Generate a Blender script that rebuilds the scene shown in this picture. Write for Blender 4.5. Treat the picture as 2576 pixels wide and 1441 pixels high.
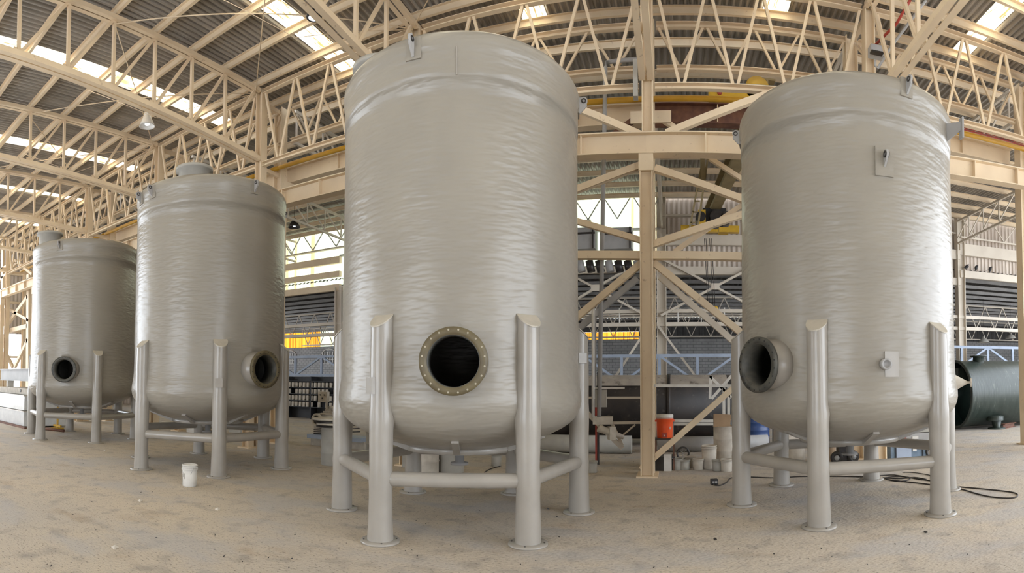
import bpy, math, random
from mathutils import Vector, Matrix
for o in list(bpy.data.objects): bpy.data.objects.remove(o)
sc = bpy.context.scene
COL = sc.collection
PI = math.pi
R_ = math.radians

# ------------------------------------------------------------------ camera (stitched phone panorama = cylindrical lens)
CF, CY0, PITCH, ROLL, YAW, EYE = 1381.328, 925.97, 0.028645, 0.0027044, 0.297233, 1.9
def cam_axes():
    def w(X, Y, Z):
        c, s = math.cos(ROLL), math.sin(ROLL); X, Z = X*c-Z*s, X*s+Z*c
        c, s = math.cos(PITCH), math.sin(PITCH); Y, Z = Y*c-Z*s, Y*s+Z*c
        c, s = math.cos(YAW), math.sin(YAW); X, Y = X*c-Y*s, X*s+Y*c
        return Vector((X, Y, Z))
    return w
camdir = cam_axes()
def at(u, v, Y=None, X=None, Z=None):
    """point where the sight line of a photo pixel meets a plane of the building"""
    ph = (u-1288)/CF; d = camdir(math.sin(ph), math.cos(ph), (CY0-v)/CF)
    if Y is not None: q = Y/d.y
    elif X is not None: q = X/d.x
    else: q = (Z-EYE)/d.z
    return Vector((d.x*q, d.y*q, d.z*q+EYE))
cd = bpy.data.cameras.new('camera'); cam = bpy.data.objects.new('camera', cd); COL.objects.link(cam)
cd.type = 'PANO'; cd.panorama_type = 'CENTRAL_CYLINDRICAL'
cd.central_cylindrical_range_u_min = -1288/CF; cd.central_cylindrical_range_u_max = 1288/CF
cd.central_cylindrical_range_v_min = (CY0-1441)/CF; cd.central_cylindrical_range_v_max = CY0/CF
cd.central_cylindrical_radius = 1.0
cd.clip_end = 500
rx, ry, rz = camdir(1,0,0), camdir(0,0,1), -camdir(0,1,0)
M = Matrix.Identity(4)
for i in range(3): M[i][0], M[i][1], M[i][2] = rx[i], ry[i], rz[i]
M[2][3] = EYE
cam.matrix_world = M
sc.camera = cam

# ------------------------------------------------------------------ world, light, exposure
wd = bpy.data.worlds.new('world'); sc.world = wd; wd.use_nodes = True
bg = wd.node_tree.nodes['Background']
bg.inputs[0].default_value = (0.85, 0.915, 1.0, 1); bg.inputs[1].default_value = 3.2
SKYLIGHT = 3.4
SIDELIGHT = 0.52
sc.view_settings.view_transform = 'Standard'; sc.view_settings.look = 'None'
sc.view_settings.exposure = 1.08; sc.view_settings.gamma = 1; sc.view_settings.use_curve_mapping = False
sc.cycles.max_bounces = 6; sc.cycles.diffuse_bounces = 4; sc.cycles.glossy_bounces = 3
sc.cycles.sample_clamp_indirect = 6

# ------------------------------------------------------------------ materials
MATS = {}
def pm(name, c1, c2=None, rough=0.5, metal=0.0, vs=3.0, stretch=(1,1,1), bump=0.0, bs=20.0, bstretch=(1,1,1), coat=0.0, c3=None, s3=40.0, t3=(0.62,0.7), detail=4):
    m = bpy.data.materials.new(name); m.use_nodes = True; nt = m.node_tree; N, L = nt.nodes, nt.links
    b = N['Principled BSDF']; b.inputs['Roughness'].default_value = rough; b.inputs['Metallic'].default_value = metal
    if coat: b.inputs['Coat Weight'].default_value = coat; b.inputs['Coat Roughness'].default_value = 0.15
    tc = N.new('ShaderNodeTexCoord'); mp = N.new('ShaderNodeMapping'); mp.inputs['Scale'].default_value = stretch
    L.new(tc.outputs['Object'], mp.inputs[0])
    if c2 is None: c2 = tuple(x*0.86 for x in c1)
    n = N.new('ShaderNodeTexNoise'); n.inputs['Scale'].default_value = vs; n.inputs['Detail'].default_value = detail
    L.new(mp.outputs[0], n.inputs['Vector'])
    r = N.new('ShaderNodeValToRGB'); r.color_ramp.elements[0].position = 0.35; r.color_ramp.elements[1].position = 0.65
    r.color_ramp.elements[0].color = (*c2, 1); r.color_ramp.elements[1].color = (*c1, 1)
    L.new(n.outputs[0], r.inputs[0]); out = r.outputs[0]
    if c3:
        n3 = N.new('ShaderNodeTexNoise'); n3.inputs['Scale'].default_value = s3; n3.inputs['Detail'].default_value = 5
        L.new(mp.outputs[0], n3.inputs['Vector'])
        mr = N.new('ShaderNodeMapRange'); mr.inputs[1].default_value = t3[0]; mr.inputs[2].default_value = t3[1]
        L.new(n3.outputs[0], mr.inputs[0])
        mx = N.new('ShaderNodeMix'); mx.data_type = 'RGBA'
        L.new(mr.outputs[0], mx.inputs['Factor']); L.new(out, mx.inputs['A']); mx.inputs['B'].default_value = (*c3, 1)
        out = mx.outputs['Result']
    L.new(out, b.inputs['Base Color'])
    if bump:
        mb = N.new('ShaderNodeMapping'); mb.inputs['Scale'].default_value = bstretch; L.new(tc.outputs['Object'], mb.inputs[0])
        nb = N.new('ShaderNodeTexNoise'); nb.inputs['Scale'].default_value = bs; nb.inputs['Detail'].default_value = 1.2
        L.new(mb.outputs[0], nb.inputs['Vector'])
        bp = N.new('ShaderNodeBump'); bp.inputs['Strength'].default_value = bump; bp.inputs['Distance'].default_value = 0.02
        L.new(nb.outputs[0], bp.inputs['Height']); L.new(bp.outputs[0], b.inputs['Normal'])
    MATS[name] = m
    return m
def emis(name, c1, c2, strength, stretch, vs, pos=(0.4, 0.6)):
    """sheet lit from behind by daylight, grime and, on skylights, rib shading painted on it"""
    m = bpy.data.materials.new(name); m.use_nodes = True; nt = m.node_tree; N, L = nt.nodes, nt.links
    b = N['Principled BSDF']; b.inputs['Roughness'].default_value = 0.6
    tc = N.new('ShaderNodeTexCoord'); mp = N.new('ShaderNodeMapping'); mp.inputs['Scale'].default_value = stretch
    L.new(tc.outputs['Object'], mp.inputs[0])
    n = N.new('ShaderNodeTexNoise'); n.inputs['Scale'].default_value = vs; n.inputs['Detail'].default_value = 5
    L.new(mp.outputs[0], n.inputs['Vector'])
    r = N.new('ShaderNodeValToRGB'); r.color_ramp.elements[0].position = pos[0]; r.color_ramp.elements[1].position = pos[1]
    r.color_ramp.elements[0].color = (*c2, 1); r.color_ramp.elements[1].color = (*c1, 1)
    L.new(n.outputs[0], r.inputs[0]); L.new(r.outputs[0], b.inputs['Base Color']); L.new(r.outputs[0], b.inputs['Emission Color'])
    b.inputs['Emission Strength'].default_value = strength
    MATS[name] = m
    return m
pm('steel', (0.79,0.64,0.445), (0.71,0.565,0.39), rough=0.55, vs=1.3, c3=(0.42,0.30,0.20), s3=9, t3=(0.66,0.80))
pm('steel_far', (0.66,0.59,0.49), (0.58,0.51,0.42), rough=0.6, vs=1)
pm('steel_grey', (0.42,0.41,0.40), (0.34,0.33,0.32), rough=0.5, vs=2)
pm('steel_blue', (0.36,0.42,0.52), (0.30,0.35,0.44), rough=0.5, vs=2)
pm('roof_sheet', (0.44,0.41,0.37), (0.29,0.27,0.245), rough=0.42, metal=0.4, vs=0.9, stretch=(2.5,0.6,1))
pm('roof_dark', (0.10,0.095,0.09), (0.06,0.057,0.055), rough=0.6, vs=0.9)
pm('siding_dark', (0.26,0.23,0.20), rough=0.7)
pm('siding', (0.60,0.52,0.44), (0.50,0.42,0.35), rough=0.55, vs=1.5, stretch=(1,1,0.3))
pm('tank', (0.318,0.29,0.244), (0.288,0.262,0.222), rough=0.34, vs=1.1, bump=0.8, bs=1.0, bstretch=(4.2,4.2,15.0), coat=0.15)
pm('tank_smooth', (0.355,0.325,0.285), (0.32,0.294,0.258), rough=0.32, vs=3, bump=0.22, bs=7.0, coat=0.3)
pm('tank_inside', (0.02,0.02,0.025), rough=0.6)
pm('leg_top', (0.50,0.45,0.37), (0.44,0.40,0.33), rough=0.5, vs=8)
pm('flange_olive', (0.155,0.125,0.065), (0.115,0.09,0.05), rough=0.5, vs=6)
pm('flange_grey', (0.095,0.09,0.075), (0.05,0.05,0.045), rough=0.5, vs=9)
pm('bolt_light', (0.45,0.40,0.30), rough=0.6)
pm('dark_metal', (0.06,0.055,0.05), (0.035,0.03,0.03), rough=0.4, metal=0.4)
pm('black', (0.02,0.02,0.022), rough=0.6)
pm('rust_and_shade', (0.20,0.09,0.05), (0.12,0.05,0.035), rough=0.7, vs=5)
pm('yellow', (0.70,0.43,0.04), (0.60,0.36,0.03), rough=0.45, vs=3)
pm('crane_beam', (0.34,0.26,0.13), (0.26,0.20,0.10), rough=0.6, vs=2)
pm('orange', (0.85,0.11,0.02), (0.78,0.09,0.02), rough=0.35, vs=3)
pm('red', (0.40,0.05,0.03), rough=0.5)
pm('white', (0.74,0.72,0.68), (0.64,0.61,0.56), rough=0.45, vs=5)
pm('dusty_white', (0.60,0.55,0.47), (0.48,0.43,0.36), rough=0.7, vs=6)
pm('drum_grey', (0.42,0.40,0.35), (0.36,0.34,0.30), rough=0.6, vs=4)
pm('blue', (0.04,0.08,0.22), rough=0.35)
pm('blue_machine', (0.16,0.22,0.29), (0.10,0.14,0.19), rough=0.6, vs=4)
pm('cardboard', (0.40,0.27,0.16), (0.33,0.22,0.13), rough=0.8)
pm('rag_blue', (0.15,0.38,0.60), rough=0.8)
pm('pipe_dark', (0.034,0.026,0.022), (0.018,0.015,0.014), rough=0.55, vs=2.5, c3=(0.12,0.10,0.085), s3=7, t3=(0.62,0.85))
pm('pipe_dust', (0.42,0.37,0.31), (0.33,0.29,0.25), rough=0.85, vs=3, c3=(0.14,0.12,0.10), s3=4, t3=(0.6,0.72))
pm('green_frp', (0.034,0.044,0.036), (0.020,0.028,0.022), rough=0.38, vs=1.6, stretch=(5,1,1), bump=0.3, bs=2, bstretch=(10,1,1), c3=(0.22,0.24,0.19), s3=3, t3=(0.62,0.85))
pm('green_inside', (0.02,0.045,0.045), (0.012,0.03,0.032), rough=0.5, c3=(0.10,0.14,0.16), s3=2, t3=(0.6,0.8))
pm('wrap', (0.75,0.77,0.78), (0.66,0.68,0.70), rough=0.18, bump=0.5, bs=5, coat=0.5)
pm('cable_black', (0.035,0.028,0.024), rough=0.6)
pm('yellow_pipe', (0.72,0.40,0.03), rough=0.4)
emis('skylight', (1.0,0.94,0.74), (0.16,0.11,0.04), SKYLIGHT*0.62, (13,0.8,1), 2.0, (0.36,0.54))  # dark lengthwise lines: grime, with the shading of the ribs painted in
emis('skylight_amber', (0.9,0.62,0.28), (0.55,0.33,0.12), 1.6, (12,1,1), 2)
emis('side_panel', (0.90,1.0,0.82), (0.80,0.68,0.36), SIDELIGHT, (1.6,1,0.03), 1.3, (0.38,0.46))
emis('amber_panel', (1.0,0.45,0.04), (0.35,0.12,0.01), 0.85, (8,1,0.1), 1.0)
emis('lamp_glass', (0.9,0.95,1.0), (0.85,0.9,1.0), 0.75, (1,1,1), 4)
# dusty concrete floor
m = pm('floor', (0.60,0.515,0.405), (0.52,0.465,0.40), rough=0.85, vs=0.35, bump=0.5, bs=17, bstretch=(1,1.6,1), c3=(0.33,0.295,0.26), s3=3.2, t3=(0.52,0.78), detail=8)
nt = m.node_tree; N, L = nt.nodes, nt.links
b = N['Principled BSDF']; src = b.inputs['Base Color'].links[0].from_socket
tc = [n for n in N if n.type == 'TEX_COORD'][0]
for sca, lo, hi, colr, fac in ((1.0, 0.60, 0.72, (0.40,0.30,0.20), 0.5), (22.0, 0.57, 0.69, (0.15,0.125,0.105), 0.8), (60.0, 0.52, 0.68, (0.27,0.235,0.20), 0.5), (0.6, 0.50, 0.62, (0.42,0.42,0.44), 0.45)):
    mp = N.new('ShaderNodeMapping'); mp.inputs['Scale'].default_value = (1, 1.9, 1); mp.inputs['Rotation'].default_value = (0,0,0.3)
    L.new(tc.outputs['Object'], mp.inputs[0])
    n = N.new('ShaderNodeTexNoise'); n.inputs['Scale'].default_value = sca; n.inputs['Detail'].default_value = 7; L.new(mp.outputs[0], n.inputs['Vector'])
    mr = N.new('ShaderNodeMapRange'); mr.inputs[1].default_value = lo; mr.inputs[2].default_value = hi; mr.inputs[4].default_value = fac; L.new(n.outputs[0], mr.inputs[0])
    mx = N.new('ShaderNodeMix'); mx.data_type = 'RGBA'; L.new(mr.outputs[0], mx.inputs['Factor']); L.new(src, mx.inputs['A']); mx.inputs['B'].default_value = (*colr, 1)
    src = mx.outputs['Result']
L.new(src, b.inputs['Base Color'])
# painted block wall
m = pm('block_wall', (0.44,0.43,0.42), (0.36,0.35,0.34), rough=0.8, vs=1)
nt = m.node_tree; N, L = nt.nodes, nt.links; b = N['Principled BSDF']; src = b.inputs['Base Color'].links[0].from_socket
tc = [n for n in N if n.type == 'TEX_COORD'][0]
mp = N.new('ShaderNodeMapping'); mp.inputs['Rotation'].default_value = (PI/2,0,0); L.new(tc.outputs['Object'], mp.inputs[0])
br = N.new('ShaderNodeTexBrick'); br.inputs['Scale'].default_value = 1.0; br.inputs['Brick Width'].default_value = 0.55; br.inputs['Row Height'].default_value = 0.26
br.inputs['Mortar Size'].default_value = 0.022; br.inputs['Mortar'].default_value = (0.20,0.20,0.20,1); L.new(mp.outputs[0], br.inputs['Vector']); L.new(src, br.inputs['Color1']); L.new(src, br.inputs['Color2'])
L.new(br.outputs['Color'], b.inputs['Base Color'])

# ------------------------------------------------------------------ mesh helpers
class MB:
    def __init__(s): s.v = []; s.f = []; s.sm = []
    def add(s, vs, fs, smooth=False):
        o = len(s.v); s.v += [tuple(x) for x in vs]
        for f in fs: s.f.append([i+o for i in f]); s.sm.append(smooth)
        return s
    def box(s, lo, hi, rz=0.0):
        cx, cy = (lo[0]+hi[0])/2, (lo[1]+hi[1])/2; c, q = math.cos(rz), math.sin(rz)
        vs = []
        for x in (lo[0], hi[0]):
            for y in (lo[1], hi[1]):
                for z in (lo[2], hi[2]):
                    dx, dy = x-cx, y-cy; vs.append((cx+dx*c-dy*q, cy+dx*q+dy*c, z))
        return s.add(vs, [(0,1,3,2),(4,6,7,5),(0,4,5,1),(2,3,7,6),(0,2,6,4),(1,5,7,3)])
    def prism(s, p0, p1, poly, up=(0,0,1), smooth=False):
        p0, p1 = Vector(p0), Vector(p1); d = (p1-p0).normalized(); up = Vector(up)
        if abs(d.dot(up)) > 0.98: up = Vector((0,1,0))
        x = d.cross(up).normalized(); y = x.cross(d)
        n = len(poly)
        vs = [p0+x*a+y*b for a, b in poly]+[p1+x*a+y*b for a, b in poly]
        fs = [(i, n+i, n+(i+1) % n, (i+1) % n) for i in range(n)]
        if smooth: s.add(vs, fs, True); s.add(vs[:n], [tuple(range(n))]); s.add(vs[n:], [tuple(range(n))[::-1]])
        else: s.add(vs, fs+[tuple(range(n)), tuple(range(n, 2*n))[::-1]])
        return s
    def bar(s, p0, p1, w, h=None, up=(0,0,1)):
        h = h or w
        return s.prism(p0, p1, [(-w/2,-h/2),(w/2,-h/2),(w/2,h/2),(-w/2,h/2)], up)
    def cyl(s, p0, p1, r, r1=None, n=20, caps=True):
        p0, p1 = Vector(p0), Vector(p1); d = (p1-p0).normalized(); up = Vector((0,0,1)) if abs(d.z) < 0.9 else Vector((1,0,0))
        x = d.cross(up).normalized(); y = x.cross(d); r1 = r if r1 is None else r1
        a = [x*math.cos(2*PI*i/n)+y*math.sin(2*PI*i/n) for i in range(n)]
        vs = [p0+q*r for q in a]+[p1+q*r1 for q in a]
        k0 = len(s.f)
        s.add(vs, [(i, n+i, n+(i+1) % n, (i+1) % n) for i in range(n)]+([tuple(range(n)), tuple(range(n, 2*n))[::-1]] if caps else []), True)
        if caps: s.sm[-1] = s.sm[-2] = False
        return s
    def lathe(s, prof, c=(0,0,0), n=32, axis=None, closed=False):
        """prof: (r, h) list turned about axis through c"""
        d = Vector(axis) if axis else Vector((0,0,1)); d.normalize(); up = Vector((0,0,1)) if abs(d.z) < 0.9 else Vector((0,1,0))
        x = up.cross(d).normalized(); y = d.cross(x); c = Vector(c); k = len(prof); vs = []
        for i in range(n):
            t = 2*PI*i/n; q = x*math.cos(t)+y*math.sin(t)
            vs += [c+q*r+d*h for r, h in prof]
        fs = []
        for i in range(n):
            j = (i+1) % n
            for a in range(k if closed else k-1):
                b = (a+1) % k; fs.append((i*k+a, j*k+a, j*k+b, i*k+b))
        return s.add(vs, fs, True)
    def tube(s, pts, r, n=8):
        pts = [Vector(p) for p in pts]; k = len(pts); vs = []
        for i, p in enumerate(pts):
            d = (pts[min(i+1, k-1)]-pts[max(i-1, 0)]).normalized(); up = Vector((0,0,1)) if abs(d.z) < 0.9 else Vector((1,0,0))
            x = d.cross(up).normalized(); y = x.cross(d)
            vs += [p+x*math.cos(2*PI*j/n)*r+y*math.sin(2*PI*j/n)*r for j in range(n)]
        fs = [(i*n+j, (i+1)*n+j, (i+1)*n+(j+1) % n, i*n+(j+1) % n) for i in range(k-1) for j in range(n)]
        m_ = len(vs); s.add(vs, fs+[tuple(range(n)), tuple(range(m_-n, m_))[::-1]], True); s.sm[-1] = s.sm[-2] = False
        return s
    def build(s, name, mt, parent=None, origin=None, kind=None):
        o0 = Vector(origin) if origin is not None else Vector((0,0,0))
        if origin is None and parent is not None:
            r = parent
            while r.parent: r = r.parent
            o0 = Vector(r.location)
        me = bpy.data.meshes.new(name); me.from_pydata([Vector(v)-o0 for v in s.v], [], s.f)
        me.polygons.foreach_set('use_smooth', s.sm); me.materials.append(MATS[mt] if isinstance(mt, str) else mt); me.update()
        o = bpy.data.objects.new(name, me); COL.objects.link(o)
        if parent: o.parent = parent
        elif origin is not None: o.location = o0
        if kind: o['kind'] = kind
        return o
def tag(o, label=None, cat=None, group=None, kind=None):
    if label: o['label'] = label
    if cat: o['category'] = cat
    if group: o['group'] = group
    if kind: o['kind'] = kind
    return o
def thing(name, loc, label, cat, group=None):
    o = bpy.data.objects.new(name, None); COL.objects.link(o); o.location = loc; o.empty_display_size = 0.2
    return tag(o, label, cat, group)
def struct_root(name):
    o = bpy.data.objects.new(name, None); COL.objects.link(o); o['kind'] = 'structure'; return o
def copy_tree(o, parent=None):
    c = o.copy(); COL.objects.link(c); c.parent = parent
    for ch in list(o.children): copy_tree(ch, c)
    return c
def Ipoly(w, h, t=0.02):
    a, b = w/2, h/2; q = t/2
    return [(-a,-b),(a,-b),(a,-b+t),(q,-b+t),(q,b-t),(a,b-t),(a,b),(-a,b),(-a,b-t),(-q,b-t),(-q,-b+t),(-a,-b+t)]
def Hpoly(w, h, t=0.025): return [(y, x) for x, y in Ipoly(h, w, t)][::-1]
def Cpoly(w, h, t=0.015):
    a, b = w/2, h/2
    return [(-a,-b),(a,-b),(a,-b+t),(-a+t,-b+t),(-a+t,b-t),(a,b-t),(a,b),(-a,b)]
def Lpoly(w, t=0.012):
    a = w/2
    return [(-a,-a),(a,-a),(a,-a+t),(-a+t,-a+t),(-a+t,a),(-a,a)]
def sheet(name, mt, parent, s0, s1, t0, t1, mode, base, pitch=0.16, amp=0.032, kind=None):
    """corrugated sheet. mode 'roof': ribs run along Y, s is X, t is Y, base is z. 'wallX': wall in X-Z, base is Y. 'wallY': wall in Y-Z, base is X"""
    n = max(2, int((s1-s0)/pitch*6)); vs = []
    for i in range(n+1):
        s_ = s0+(s1-s0)*i/n; ph = (s_/pitch) % 1.0
        z = amp*max(-1, min(1, 1.7*math.sin(2*PI*ph)))
        for t in (t0, t1):
            vs.append((s_, t, base+z) if mode == 'roof' else ((s_, base+z, t) if mode == 'wallX' else (base+z, s_, t)))
    fs = [(2*i, 2*i+2, 2*i+3, 2*i+1) for i in range(n)]
    mb = MB(); mb.add(vs, fs)
    return mb.build(name, mt, parent, kind=kind)

# ------------------------------------------------------------------ floor, roofs, far walls (the setting)
fl = MB().box((-60,-9,-0.2), (60,60,0.0)).build('floor', 'floor', kind='structure')
ZR = 10.74                      # underside of the roof sheets
SKY_X = [-29.15, -24.0, -19.1, -13.67, -8.6, -3.3, 2.42, 7.42, 12.6]
SKW = 0.29
ceiling = struct_root('ceiling')
edges = [-36.0]
for x in SKY_X: edges += [x-SKW, x+SKW]
edges += [15.0]
for i in range(0, len(edges), 2):
    sheet('roof_sheet', 'roof_sheet', ceiling, edges[i], edges[i+1], -12.0, 12.75, 'roof', ZR)
for x in SKY_X:
    sheet('skylight_panel', 'skylight', ceiling, x-SKW-0.04, x+SKW+0.04, -12.0, 7.25, 'roof', ZR+0.035)
    if x in (-13.67, -19.1):
        sheet('skylight_panel', 'skylight', ceiling, x-SKW-0.04, x+SKW+0.04, 7.3, 8.2, 'roof', ZR+0.035)
        sheet('skylight_panel', 'skylight_amber', ceiling, x-SKW-0.04, x+SKW+0.04, 8.2, 8.75, 'roof', ZR+0.035)
        sheet('skylight_panel', 'skylight', ceiling, x-SKW-0.04, x+SKW+0.04, 8.8, 12.6, 'roof', ZR+0.035)
    else:
        sheet('skylight_panel', 'skylight', ceiling, x-SKW-0.04, x+SKW+0.04, 7.3, 12.6, 'roof', ZR+0.035)
for k in range(19):
    y = 11.39-1.2*k
    MB().prism((-36,y,10.62), (15,y,10.62), Cpoly(0.08,0.2)).build('purlin', 'steel', ceiling)
MB().prism((-36,12.55,10.6), (15,12.55,10.6), Cpoly(0.08,0.2)).build('purlin', 'steel', ceiling)
# rear hall roof
for a, bb in ((-36,-22),(-22,-8),(-8,4),(4,14),(14,26)):
    sheet('rear_roof_sheet', 'roof_sheet', ceiling, a, bb, 12.85, 26.0, 'roof', ZR+0.12, pitch=0.19, amp=0.028)
for k in range(9):
    y = 13.85+1.42*k
    MB().prism((-36,y,10.66), (26,y,10.66), Cpoly(0.08,0.22)).build('rear_purlin', 'steel', ceiling)
# third hall roof, lower and darker
sheet('low_roof_sheet', 'roof_dark', ceiling, -60, 44, 26.0, 50.4, 'roof', 7.95, pitch=0.3, amp=0.04)
for k in range(13):
    y = 27.6+1.8*k
    MB().prism((-60,y,7.72), (44,y,7.72), Cpoly(0.08,0.2)).build('low_purlin', 'steel_grey', ceiling)
# wall between rear hall and third hall: clerestory of sheets above, open below
# unseen wall behind the camera, dark, its openings placed to shape the daylight
wfr = struct_root('wall_front_unseen')
for a, bb, z0, z1 in ((-40,-27,0,10.9), (-27,-21,3.8,10.9), (-21,-13.0,0,10.9), (-13.0,-3.0,6.0,10.9), (-3.0,9.0,0,10.9), (9.0,14.5,4.5,10.9), (14.5,15.2,0,10.9)):
    sheet('siding_sheet', 'siding_dark', wfr, a, bb, z0, z1, 'wallX', -12.3, pitch=0.3, amp=0.03)
wr = struct_root('wall_right_unseen')  # unseen, added to narrow the daylight coming from the right end
sheet('siding_sheet', 'siding_dark', wr, -12.3, -7.0, 0, 10.9, 'wallY', 15.3, pitch=0.3, amp=0.03)
sheet('siding_sheet', 'siding_dark', wr, -7.0, 12, 8.8, 10.9, 'wallY', 15.3, pitch=0.3, amp=0.03)
sheet('siding_sheet', 'siding_dark', wr, 26.3, 50, 0, 8.2, 'wallY', 44, pitch=0.3, amp=0.03)  # unseen, added to keep the third hall dark
wb = struct_root('wall_back')
YB = 26.0
for a, bb, mt in ((-36,-18.0,'side_panel'), (-18.0,-0.8,'side_panel')):
    sheet('translucent_panel', mt, wb, a, bb, 7.62, 10.98, 'wallX', YB+0.15, pitch=0.22, amp=0.02)
sheet('siding_sheet', 'siding', wb, -0.8, 14.9, 7.42, 10.98, 'wallX', YB+0.15, pitch=0.24, amp=0.03)
sheet('siding_sheet', 'siding', wb, 14.9, 26, 7.75, 11.1, 'wallX', YB+0.15, pitch=0.24, amp=0.03)
for x0, x1, z0, z1, mt in ((-36,-18.2,8.84,9.24,'steel'), (-36,-18.2,8.06,8.38,'steel'), (-36,-18.2,7.24,7.62,'steel'), (-36,-0.7,10.86,11.0,'steel'), (-36,-4,9.72,9.80,'steel_far'),
        (-18.2,-0.7,9.22,9.30,'steel_grey'), (-18.2,-0.7,7.2,7.5,'steel_far'),
        (-0.7,14.9,8.47,8.98,'steel_far'), (-0.7,14.9,7.06,7.44,'steel_far'), (-0.7,26,10.76,10.9,'steel_far'), (-0.7,14.9,9.85,9.93,'steel_far'),
        (14.9,26,8.74,9.37,'steel_far'), (14.9,26,7.5,7.9,'steel_far'),
        (-36,26,5.25,5.42,'steel_far'), (-36,26,4.62,4.80,'steel_far')):
    MB().box((x0,YB-0.18,z0), (x1,YB+0.05,z1)).build('rail_beam', mt, wb)
# thin zig-zag lattice carried on the clerestory
def zig(parent, x0, x1, z0, z1, y, step, mt, r=0.05, name='lattice_bar'):
    x = x0; k = 0
    while x < x1-0.01:
        a, c = (z1, z0) if k % 2 == 0 else (z0, z1)
        MB().bar((x,y,a), (x+step,y,c), r, r).build(name, mt, parent); x += step; k += 1
zig(wb, -26.0, -18.2, 9.78, 10.9, YB-0.3, 0.85, 'steel_grey')
zig(wb, -4.8, -0.9, 9.74, 10.86, YB-0.3, 0.70, 'steel_grey')
zig(wb, 14.9, 21.5, 9.7, 10.86, YB-0.3, 0.95, 'steel_far')
MB().box((14.9,YB-0.34,9.64), (26,YB-0.26,9.72)).build('lattice_rail', 'steel_far', wb)
# far wall of the third hall
wf = struct_root('wall_far')
MB().box((-60,50.2,0), (60,50.6,6.0)).build('block_wall', 'block_wall', wf)
for a, bb, mt in ((-60,-38.0,'amber_panel'), (-38.0,-34,'side_panel'), (-34,-12,'roof_dark'), (-12,-3.3,'amber_panel'), (-3.3,60,'roof_dark')):
    sheet('upper_sheet', mt, wf, a, bb, 6.0, 6.7 if a > -37.6 and mt == 'amber_panel' else 7.9, 'wallX', 50.3, pitch=0.5, amp=0.04)
sheet('upper_sheet', 'roof_dark', wf, -12, -3.3, 6.7, 7.9, 'wallX', 50.25, pitch=0.5, amp=0.04)
for x in (-46,-30,-13.5,-0.9,12,25,38): MB().box((x-0.35,49.9,0), (x+0.35,50.2,6.0)).build('pilaster', 'block_wall', wf)
for x in (-42.5,-36.6): # arched barred openings
    pts = [(x-1.1,50.1,4.1)]+[(x+1.1*math.cos(t), 50.1, 4.9+0.8*math.sin(t)) for t in [PI-PI*k/8 for k in range(9)]]+[(x+1.1,50.1,4.1)]
    mbq = MB(); mbq.tube(pts, 0.06, 6)
    for k in range(6): mbq.bar((x-0.9+0.36*k,50.1,4.1), (x-0.9+0.36*k,50.1,5.4), 0.09)
    for z in (4.1,4.5,4.9): mbq.bar((x-1.1,50.1,z), (x+1.1,50.1,z), 0.06)
    mbq.build('window_grille', 'white', wf)
# end wall on the left with its bright opening
wl = struct_root('wall_left')
XL = -36.0
sheet('siding_sheet', 'siding', wl, 12.0, 13.35, 0, 10.9, 'wallY', XL, pitch=0.3, amp=0.03)
sheet('siding_sheet', 'siding', wl, 13.35, 14.35, 4.9, 10.9, 'wallY', XL, pitch=0.3, amp=0.03)
sheet('siding_sheet', 'siding', wl, 14.35, 26.1, 0, 10.9, 'wallY', XL, pitch=0.3, amp=0.03)
sheet('siding_sheet', 'siding_dark', wl, 26.3, 50, 0, 8.2, 'wallY', -60, pitch=0.3, amp=0.03)  # unseen end of the third hall, added to hold back sky light
for z in (3.2,5.0,7.0,9.0): MB().box((XL+0.05,12,z), (XL+0.2,26,z+0.15)).build('girt', 'steel', wl)

# ------------------------------------------------------------------ steel frame of the hall
COLX = {-5:-31.8, -4:-26.64, -3:-21.48, -2:-16.2, -1:-11.1, 0:-6.0, 1:-0.58, 2:4.38, 3:9.45}
WHERE = {-5:'at the far left end', -4:'left of the leftmost tank', -3:'behind the leftmost tank', -2:'at the second tank\'s left shoulder',
         -1:'at the second tank\'s right shoulder', 0:'behind the biggest tank', 1:'between the two biggest tanks',
         2:'above the right-hand tank', 3:'at the right edge'}
BAYW = {-5:'in the outermost left bay', -4:'above the leftmost tank', -3:'between leftmost and second tank', -2:'above the second tank', -1:'between the second and the biggest tank',
        0:'behind the biggest tank', 1:'right of the central column', 2:'beyond the right-hand tank'}
YA, YR = 11.3, 11.6
for n, x in COLX.items():
    t = thing('steel_column', (x,YA,0), 'cream steel front-row column '+WHERE[n], 'column', 'front row columns')
    MB().prism((x,YA,0.02), (x,YA,6.62), Hpoly(0.27,0.22)).build('lower_shaft', 'steel', t)
    MB().prism((x+0.02,YR+0.05,0.02), (x+0.02,YR+0.05,10.5), Hpoly(0.24,0.26)).build('upper_shaft', 'steel', t)
    MB().box((x-0.15,YA-0.13,6.30), (x+0.15,YA+0.13,6.70)).build('cap_box', 'steel', t)
    MB().box((x-0.22,YA-0.2,0), (x+0.22,YA+0.5,0.03)).build('base_plate', 'steel', t)
    if n == -1: x -= 0.25
    if n == 3: x += 0.12
    t = thing('steel_column', (x-0.02,12.8,0), 'cream rear-row column close behind the one '+WHERE[n], 'column', 'rear row columns')
    MB().prism((x-0.02,12.85,0.02), (x-0.02,12.85,10.5), Hpoly(0.30,0.30)).build('shaft', 'steel', t)
    MB().box((x-0.24,12.6,0), (x+0.20,13.1,0.03)).build('base_plate', 'steel', t)
    MB().box((x-0.16,12.9,8.0), (x+0.12,13.5,8.24)).build('bracket', 'steel', t)
    for zz in (8.35, 10.35):
        MB().bar((x,11.75,zz), (x,12.7,zz), 0.1, 0.12).build('tie', 'steel', t)
    zz = 8.4
    for k in range(2):
        MB().bar((x,11.75,zz+k), (x,12.7,zz+k+0.95), 0.05).build('lacing_bar', 'steel', t)
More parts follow.
